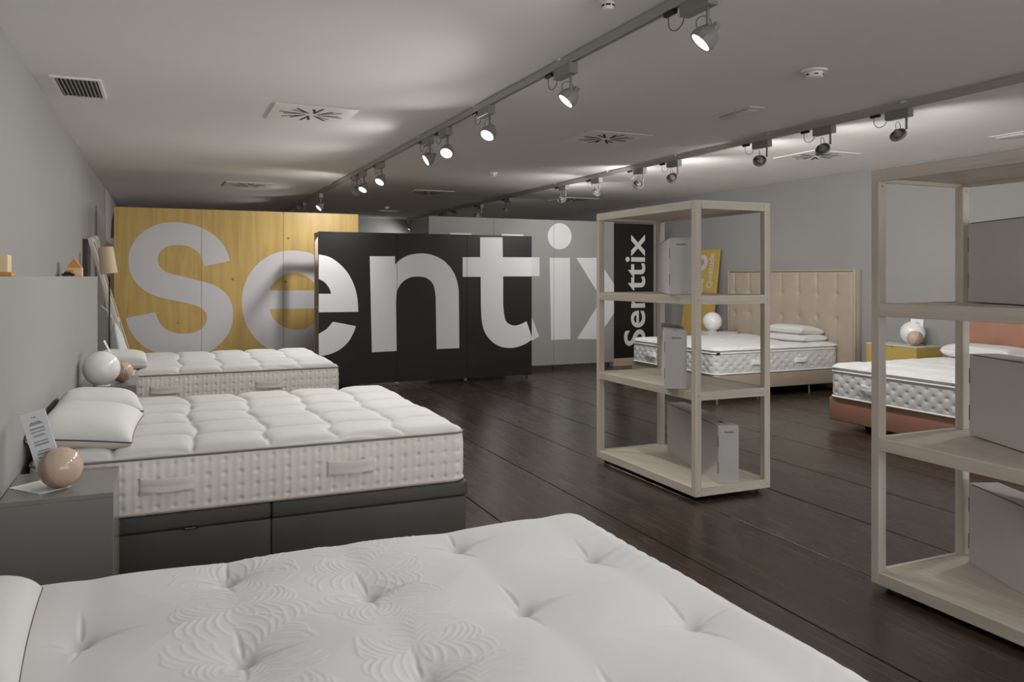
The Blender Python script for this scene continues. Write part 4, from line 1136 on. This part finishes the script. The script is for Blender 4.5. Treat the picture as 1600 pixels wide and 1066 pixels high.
for a, b, c, d in ((0, .018, 0, dn), (wn - .018, wn, 0, dn), (.0185, wn - .0185, 0, .018), (.0185, wn - .0185, dn - .018, dn)):
    obj('side_panel', G().box(a, b, c, d, 0, hn - .0205), M['white_lacquer'], t, bevel=.0015, seg=1)

# leaning mustard poster board
t = thing('poster_board', 'mustard poster board with white vertical word leaning on the right wall', 'poster', (7.93, 10.27, 0))
t.rotation_euler = (0, math.atan2(.24, 1.95), 0)
obj('board', G().box(0, .018, 0, .82, 0, 1.955), M['mustard'], t, bevel=.002, seg=1)
text('lettering', 'Quiétude', M['vinyl'], t, (-.001, .18, 1.60), (R(90), R(-90), R(-90)), .2, ext=.0006, fitw=.56, fith=.15, offset=.002)
text('lettering', 'Mousse', M['vinyl'], t, (-.001, .41, 1.16), (R(90), R(-90), R(-90)), .2, ext=.0006, fitw=.62, fith=.13, offset=.003)
obj('emblem', G().lathe([(.085, 0), (.13, 0), (.13, .002), (.085, .002)], 32, Matrix.Translation((-.0005, .42, 1.74)) @ Matrix.Rotation(-PI / 2, 4, 'Y')), M['vinyl'], t)
obj('emblem', G().lathe([(1e-6, 0), (.055, 0), (.055, .002), (1e-6, .002)], 28, Matrix.Translation((-.0005, .42, 1.74)) @ Matrix.Rotation(-PI / 2, 4, 'Y')), M['vinyl'], t)

# ------------------------------------------------------------------ things on and beyond the ledge
t = thing('toy_house', 'small toy block house with orange gables on the wall ledge', 'toy', (-.69, 7.80, 1.5))
obj('body', G().box(-.05, .06, -.06, .06, 0, .075), M['toy_cream'], t, bevel=.003, seg=1)
for k, yy in enumerate((-.06, .005)):
    obj('gable', G().prism([(-.055, .0755), (.055, .0755), (0.0, .16)], yy, yy + .055, 'xz'), M['toy_orange'], t, bevel=.002, seg=1)
obj('porch', G().box(-.06, .0, -.12, -.065, 0, .055), M['toy_orange'], t, bevel=.003, seg=1)
t = thing('toy_car', 'tiny black toy car beside the toy house on the ledge', 'toy', (-.72, 7.60, 1.5))
obj('body', G().prism([(-.05, .008), (.05, .008), (.05, .022), (.025, .025), (.012, .038), (-.025, .038), (-.035, .024), (-.05, .022)], -.02, .02, 'xz'), M['black'], t, bevel=.002, seg=1)
for xx in (-.03, .03):
    obj('wheel', G().lathe([(1e-6, -.024), (.009, -.024), (.009, .024), (1e-6, .024)], 12, Matrix.Translation((xx, 0, .009)) @ Matrix.Rotation(PI / 2, 4, 'X')), M['caster'], t)
t = thing('candle_box', 'cream box with orange foot at the left edge on the ledge', 'box', (-.69, 4.30, 1.5))
obj('body', G().box(-.05, .045, -.05, .05, .018, .10), M['toy_cream'], t, bevel=.003, seg=1)
obj('foot', G().box(-.055, .06, -.055, .055, 0, .0178), M['toy_orange'], t, bevel=.002, seg=1)

def leaner(name, label, cat, y0, y1, xt, zt, xb, th, mat, mats=None):
    """a board leaning on the left wall: bottom edge at xb on the floor, top edge at (xt, zt)"""
    t = thing(name, label, cat, (xb, y0, 0))
    ang = math.atan2(xt - xb, zt)
    t.rotation_euler = (0, ang, 0)
    L = math.hypot(xt - xb, zt)
    w = y1 - y0
    fr = .05
    obj('side_bar', G().box(0, th, 0, fr, 0, L), M[mat], t, bevel=.003, seg=1)
    obj('side_bar', G().box(0, th, w - fr, w, 0, L), M[mat], t, bevel=.003, seg=1)
    for zz in (0, L * .5, L - fr):
        obj('crossbar', G().box(0.001, th - .001, fr, w - fr, zz, zz + fr), M[mat], t, bevel=.003, seg=1)
    if mats:
        obj('infill', G().box(th * .3, th * .6, fr, w - fr, fr, L - fr), M[mats], t)
    return t
leaner('leaning_frame', 'pale timber frame leaning on the left wall, nearer one', 'frame', 10.02, 10.50, -.765, 1.93, -.22, .045, 'ash_z')
leaner('leaning_frame', 'pale timber frame leaning on the left wall, inner one behind', 'frame', 10.60, 11.05, -.755, 1.98, -.42, .04, 'carton', 'board_grey')
t = thing('wall_frame', 'dark-edged picture on the left wall above the leaning frames', 'picture', (XL, 10.02, 0))
obj('frame', G().box(.0, .045, 0, .45, 1.45, 1.92), M['umber'], t, bevel=.003, seg=1)
obj('face', G().box(.045, .048, .02, .43, 1.47, 1.90), M['poster_dark'], t)
t = thing('floor_lamp', 'floor lamp with tilted cream linen shade by the yellow partition', 'lamp', (-.525, 9.70, 0))
obj('base', G().lathe([(.001, 0), (.12, 0), (.12, .015), (.02, .022)], 28), M['black'], t, auto=.6)
obj('pole', G().tube([(0, 0, .02), (0, 0, 1.50)], .008, 8), M['black'], t, smooth=True)
sm_ = Matrix.Translation((-.02, 0, 1.675)) @ Matrix.Rotation(R(-7), 4, 'Y')
obj('lamp_shade', G().lathe([(.085, -.145), (.075, .145), (.072, .145), (.082, -.145), (.085, -.145)], 28, sm_), M['shade'], t, auto=.8)
t = thing('cloth_bag', 'crumpled white cloth bag hanging by the leaning frames', 'bag', (-.40, 9.86, 0))
n = 22; vs = []; fs = []
for i in range(n):
    f = i / (n - 1); z = .12 + .86 * f; rr = (.16 * math.sin(PI * min(1, f * 1.02)) ** .5 * (1 - .55 * f) + .012)
    for j in range(20):
        a = 2 * PI * j / 20
        r2 = rr * (1 + .10 * math.sin(5 * a + 4 * f) + .05 * math.sin(11 * a))
        vs.append((r2 * .8 * math.cos(a) - .12 * f + .04, r2 * math.sin(a), z))
for i in range(n - 1):
    for j in range(20):
        fs.append((i * 20 + j, i * 20 + (j + 1) % 20, (i + 1) * 20 + (j + 1) % 20, (i + 1) * 20 + j))
fs.append(tuple(range(20))[::-1]); fs.append(tuple((n - 1) * 20 + j for j in range(20)))
obj('body', G().add(vs, fs), M['pillow'], t, smooth=True)
obj('strap', G().tube([(-.08, 0, .97), (-.14, .0, 1.10), (-.22, 0, 1.18)], .006, 6), M['pillow'], t, smooth=True)
t = thing('wall_shade_sheet', 'dull grey sheet standing in for shading on the left wall near the yellow partition', 'panel', (XL, 11.9, 0))
obj('board', G().box(0, .02, 0, 1.6, 1.2, 2.44), M['board_grey'], t, bevel=.002, seg=1)  # shading on the wall, put in as a thin grey sheet
t = thing('wall_poster', 'tall mauve and brown poster on the left wall beyond the partition', 'poster', (XL, 13.7, 0))
obj('sheet', G().box(0, .02, 0, 3.2, 1.0, 2.86), M['poster'], t, bevel=.002, seg=1)
obj('print', G().box(.0201, .022, .03, 3.17, 1.05, 2.05), M['poster_pink'], t)
obj('print', G().prism([(1.2, 2.15), (2.4, 2.2), (2.2, 2.65), (1.6, 2.5)], .0201, .023, 'yz'), M['poster_dark'], t)

# ------------------------------------------------------------------ ceiling fittings
def diffuser():
    t = thing('ceiling_diffuser', 'x', 'vent', (0, 0, CEIL), 0, 'square swirl air diffusers in the ceiling')
    s = .335
    obj('plate', G().box(-s, s, -s, s, -.008, 0), M['plate'], t, bevel=.003, seg=1)
    for k in range(16):
        a = 2 * PI * (k + .5) / 16
        long_ = .27 if k % 2 == 0 else .225
        m_ = Matrix.Rotation(a, 4, 'Z') @ Matrix.Translation((0, .03 if k % 2 else -.0, 0))
        r0 = .055
        g = G()
        pts = [(r0, -.010), (long_, -.013), (long_, .013), (r0, .010)]
        v = [m_ @ Vector((x_, y_, -.0086)) for x_, y_ in pts] + [m_ @ Vector((x_, y_, -.0078)) for x_, y_ in pts]
        g.add(v, [(0, 1, 2, 3), (7, 6, 5, 4), (0, 4, 5, 1), (1, 5, 6, 2), (2, 6, 7, 3), (3, 7, 4, 0)])
        obj('slot', g, M['slot_dark'], t)
    return t
df = diffuser()
dl = [(1.15, 6.80, 'nearest left square air diffuser on the ceiling, beside the left track'),
      (4.02, 6.82, 'square air diffuser on the ceiling between the two light tracks'),
      (6.80, 6.85, 'square air diffuser right of the right-hand light track'),
      (1.18, 12.45, 'far left square air diffuser above the yellow partition'),
      (3.98, 12.40, 'far square air diffuser above the black partition'),
      (6.70, 12.50, 'far right square air diffuser behind the right track')]
for i, (x_, y_, lb) in enumerate(dl):
    if i == 0:
        df.location = (x_, y_, CEIL); df['label'] = lb
    else:
        dup(df, (x_, y_, CEIL), 0, lb)
t = thing('return_grille', 'small slatted return-air grille on the ceiling by the left wall', 'vent', (-.70, 6.2, CEIL))
wg, lg = .31, .66
obj('frame', G().box(0, .022, 0, lg, -.012, 0).box(wg - .022, wg, 0, lg, -.012, 0).box(.022, wg - .022, 0, .03, -.012, 0).box(.022, wg - .022, lg - .03, lg, -.012, 0), M['plate'], t)
obj('backing', G().box(.022, wg - .022, .03, lg - .03, -.0015, 0), M['slot_dark'], t)
for k in range(10):
    x_ = .028 + k * .0262
    obj('slat', G().add([(x_, .03, -.002), (x_ + .010, .03, -.011), (x_ + .010, lg - .03, -.011), (x_, lg - .03, -.002), (x_ + .004, .03, -.002), (x_ + .014, .03, -.011), (x_ + .014, lg - .03, -.011), (x_ + .004, lg - .03, -.002)],
                        [(0, 1, 2, 3), (4, 7, 6, 5), (0, 4, 5, 1), (3, 2, 6, 7), (1, 5, 6, 2), (0, 3, 7, 4)]), M['vent_grey'], t)
def smoke(label, x_, y_, s=1.0):
    t = thing('smoke_detector', label, 'smoke detector', (x_, y_, CEIL))
    obj('base', G().lathe([(.001, 0), (.085 * s, 0), (.085 * s, -.012), (.06 * s, -.014)], 28), M['plate'], t, auto=.6)
    b = obj('head', G().lathe([(.058 * s, -.012), (.058 * s, -.040), (.045 * s, -.050), (.001, -.052)], 28), M['plate'], t, auto=.6)
    for k in range(6):
        a = k * PI / 3
        obj('grille_slot', G().box(.0565 * s, .060 * s, -.012, .012, -.036, -.028), M['slot_dark'], b).rotation_euler = (0, 0, a)
smoke('round smoke detector on the ceiling, large, right of centre', 3.97, 4.02)
smoke('small round smoke detector on the ceiling above the black partition', 4.0, 9.7, .8)
smoke('tiny round sensor at the top edge of the ceiling', 2.02, 3.40, .5)
smoke('far round smoke detector near the back wall', 4.05, 15.3, .8)
def emerg(label, x_, y_, rz=0):
    t = thing('emergency_light', label, 'emergency light', (x_, y_, CEIL), rz)
    obj('plate', G().box(-.08, .08, -.24, .24, -.006, 0), M['plate'], t, bevel=.002, seg=1)
    obj('lens', G().box(-.05, .05, -.19, .19, -.030, -.0062), M['white_lacquer'], t, bevel=.012, seg=2, auto=1.2)
emerg('slim recessed emergency light on the ceiling near the smoke detector', 4.40, 5.30)
emerg('far emergency light on the ceiling near the back wall', 4.3, 16.1, R(90))
emerg('emergency light at the right edge of the ceiling', 7.50, 5.0)

# light tracks and their spot heads
TZ = CEIL - .012
def track(name, label, x_, y0, y1):
    t = thing(name, label, 'light track', (x_, y0, 0))
    L = y1 - y0
    # profile with a downward slot
    prof = [(-.019, TZ), (-.019, TZ - .046), (-.007, TZ - .046), (-.007, TZ - .02), (.007, TZ - .02), (.007, TZ - .046), (.019, TZ - .046), (.019, TZ)]
    obj('rail', G().prism(prof, 0, L, 'xz'), M['track'], t)
    obj('conductor', G().box(-.0068, .0068, 0, L, TZ - .030, TZ - .0202), M['black'], t)
    y = 1.5 - y0 - .08
    while y < L - .1:
        obj('clip', G().box(-.026, .026, y, y + .03, TZ - .004, CEIL), M['plate'], t, bevel=.002, seg=1)
        y += 1.5
    return t
T1, T2 = 2.30, 5.31
track('light_track', 'long grey light track on the ceiling, left one above the beds', T1, -2.5, 17.0)
track('light_track', 'long grey light track on the ceiling, right one passing over the shelves', T2, -2.5, 18.2)

def make_head(lit):
    """built with the bulb aiming along local -y... split in a fixed box and a head that aims"""
    t = thing('track_spotlight', 'x', 'spotlight')
    obj('driver_box', G().box(-.03, .03, -.02, .20, -.115, -.048), M['lamp_grey'], t, bevel=.003, seg=1)
    obj('adapter', G().box(-.006, .006, .03, .16, -.048, -.022), M['black'], t)
    obj('connector', G().box(-.014, .014, .27, .36, -.068, -.044), M['black'], t, bevel=.004, seg=1)
    pts = [(0, .33 - .0, -.066)] + [(0, .265 + .065 * math.cos(a), -.10 - .055 * math.sin(a)) for a in np.linspace(0.2, PI - .2, 12)] + [(0, .19, -.075)]
    obj('power_cord', G().tube(pts, .0028, 6), M['cable'], t, smooth=True)
    obj('stem', G().tube([(0, .02, -.112), (0, .02, -.21)], .009, 10), M['lamp_grey'], t, smooth=True)
    return t
def head_part(root, style):
    # local head frame: +z is the back, light leaves along -z
    if style == 'lit':
        hd = obj('lamp_head', G().lathe([(.0505, -.020), (.052, -.030), (.060, -.032), (.062, -.008), (.059, .014), (.044, .044), (.026, .052), (.001, .053)], 12), M['lamp_grey'], root, auto=.5)
        b = obj('bulb', G().lathe([(1e-6, -.0245), (.046, -.0245), (.0500, -.026), (.0500, -.0195), (1e-6, -.0195)], 28), M['bulb'], hd, auto=.7)
        obj('knob', G().lathe([(.018, .050), (.018, .082), (.014, .087), (.001, .087)], 14), M['lamp_grey'], hd, auto=.6)
    else:       # open ring with a small hub on spokes
        hd = obj('lamp_head', G().lathe([(.056, -.012), (.063, -.012), (.063, .010), (.056, .010), (.056, -.012)], 28), M['lamp_grey'], root, auto=.6)
        obj('bulb', G().lathe([(1e-6, -.020), (.030, -.020), (.034, -.016), (.034, -.012), (1e-6, -.012)], 24), M['bulb'] if style == 'open' else M['bulb_off'], hd, auto=.7)
        obj('hub', G().lathe([(.036, -.012), (.036, .002), (.028, .022), (.016, .030), (.016, .048), (.012, .052), (.001, .052)], 20), M['lamp_grey'], hd, auto=.6)
        for k in range(4):
            an = k * PI / 2 + .4
            c, s = math.cos(an), math.sin(an)
            obj('spoke', G().tube([(c * .034, s * .034, 0), (c * .058, s * .058, 0)], .004, 6), M['lamp_grey'], hd)
    pts = [(.016, 0, .055)] + [(.05 + .035 * math.cos(a), 0, .045 + .035 * math.sin(a)) for a in np.linspace(2.4, -2.2, 12)]
    obj('head_cord', G().tube(pts, .0024, 6), M['cable'], hd, smooth=True)
    return hd
proto = {}
lamp_data = {}
def spot_data(power, ang, blend=.6, col=(1, .98, .95)):
    key = (power, ang, blend, col)
    if key not in lamp_data:
        l = bpy.data.lights.new('spot', 'SPOT')
        l.energy = power; l.spot_size = R(ang); l.spot_blend = blend; l.color = col; l.shadow_soft_size = .05
        lamp_data[key] = l
    return lamp_data[key]
head_i = 0
def add_head(x_, y_, target, lit, label, power=1.0, ang=62, col=(1, .98, .95), group='spotlights on the left ceiling track', style='lit'):
    """y_: near end of the driver box on the track"""
    if 'box' not in proto:
        proto['box'] = make_head(True); t = proto['box']; t.location = (x_, y_, TZ); t['label'] = label; t['group'] = group
    else:
        src = proto['box']
        t = src.copy(); COL.objects.link(t); t.location = (x_, y_, TZ); t['label'] = label; t['group'] = group
        for ch in src.children:
            if ch.name.startswith('lamp_head') or ch.type == 'LIGHT': continue
            c = ch.copy(); COL.objects.link(c); c.parent = t
    pos = Vector((x_, y_ + .02, TZ - .245))
    d = (Vector(target) - pos).normalized()
    key = style
    if key not in proto:
        hd = head_part(t, style); proto[key] = hd
    else:
        src = proto[key]; hd = src.copy(); COL.objects.link(hd); hd.parent = t
        for ch in src.children:
            c = ch.copy(); COL.objects.link(c); c.parent = hd
    q = (-d).to_track_quat('Z', 'X')
    hd.rotation_mode = 'QUATERNION'; hd.rotation_quaternion = q
    off = d * .02 if style == 'lit' else Vector((-d.y, d.x, 0)).normalized() * .066
    hd.location = Vector((0, .02, -.245)) + off
    if lit:
        lo = bpy.data.objects.new('spot_beam', spot_data(SPOT_W * power, ang, .7, col)); COL.objects.link(lo)
        lo.parent = t
        lo.location = Vector((0, .02, -.245)) + off + d * .045
        lo.rotation_mode = 'QUATERNION'; lo.rotation_quaternion = (-d).to_track_quat('Z', 'Y')
        # stray light of the open reflector: much wider, washes the ceiling in front of the head
        lo2 = bpy.data.objects.new('stray_beam', spot_data(SPILL_W * power, 168, .8, col)); COL.objects.link(lo2)
        lo2.parent = t; lo2.location = lo.location; lo2.rotation_mode = 'QUATERNION'; lo2.rotation_quaternion = lo.rotation_quaternion
    return t
ordn = ['nearest', 'second', 'third', 'fourth', 'fifth', 'sixth', 'seventh', 'eighth', 'ninth', 'tenth', 'eleventh', 'twelfth', 'thirteenth']
# left track: (box position y, aim, lit, power)
left = [
    (2.96, (.86, 3.75, .9), 1, .55, 'glowing disc turned left'),
    (4.30, (.8, 4.75, .9), 1, .8, 'glowing disc and cord loop'),
    (5.62, (.8, 4.8, .6), 1, 1.0, 'glowing disc turned to the camera'),
    (6.60, (1.0, 5.0, .5), 1, 1.0, 'close beside its neighbour, lit'),
    (7.10, (-.3, 7.3, 1.0), 1, .5, 'lit disc seen almost edge-on'),
    (8.90, (.7, 8.0, .5), 1, 1.5, 'lit, turned toward the camera'),
    (9.75, (1.0, 9.0, .5), 1, 1.6, 'lit, above the curved capital'),
    (10.15, (1.6, 11.4, 1.4), 1, 1.1, 'dark back, turned away'),
    (12.7, (.3, 12.4, .6), 1, .7, 'dark and narrow, over the yellow partition'),
    (14.3, (.9, 13.2, .6), 1, .8, 'lit crescent just above the yellow partition'),
    (15.0, (.5, 14.8, .6), 1, .8, 'last small one above the yellow partition')]
for i, (y_, tg_, lit, pw, ds) in enumerate(left):
    add_head(T1, y_, tg_, lit, f'{ordn[i]} spotlight from the camera, left track: {ds}', pw)
right = [
    (4.40, (7.6, 4.9, .6), 1, 1.0, 'flat unlit back over the nearer shelves'),
    (5.17, (7.8, 6.2, .7), 1, .9, 'round back with open ring'),
    (5.96, (7.4, 8.2, .6), 1, 1.1, 'round back facing the camera'),
    (7.40, (7.9, 9.2, .9), 1, 1.0, 'turned toward the beige headboard'),
    (8.10, (6.2, 11.3, 1.2), 1, .8, 'tilted, near the farther shelves'),
    (9.15, (4.6, 11.3, 1.1), 1, .6, 'small, angled down'),
    (10.1, (7.4, 11.5, 1.4), 1, .45, 'pale, before the far right diffuser'),
    (12.1, (6.0, 13.3, .6), 1, .8, 'dark hook shape'),
    (13.4, (5.6, 14.5, .6), 0, .2, 'small dark, above the black partition'),
    (14.7, (6.0, 15.5, .6), 1, .8, 'tiny dark, beside another'),
    (15.5, (5.6, 16.0, .6), 0, .2, 'tiny dark, hardly parted from the last'),
    (17.9, (4.6, 18.4, 1.8), 1, .5, 'at its far end by the lit wall')]
for i, (y_, tg_, lit, pw, ds) in enumerate(right):
    add_head(T2, y_, tg_, lit, f'{ordn[i]} spotlight from the camera, right track: {ds}', pw, group='spotlights on the right ceiling track', style='open' if lit else 'off')
# unseen heads added to both tracks behind the camera for general light
for j, (x_, y_, tg_, pw) in enumerate(((T1, 1.7, (.3, 1.2, .5), .55), (T1, .3, (.4, .9, .5), .5), (T1, -1.2, (1.8, -1.3, 0), .6), (T2, 2.9, (4.6, 3.3, .3), .6), (T2, 1.2, (6.5, 1.8, .3), .8), (T2, -.8, (6.5, -.6, .3), .6), (T2, 3.6, (3.4, 4.6, 1.0), .5))):
    if j == 6: continue
    add_head(x_, y_, tg_, 1, f'{ordn[j]} of the unseen spotlights added above and behind the camera for general light', pw, group='unseen spotlights added behind the camera')
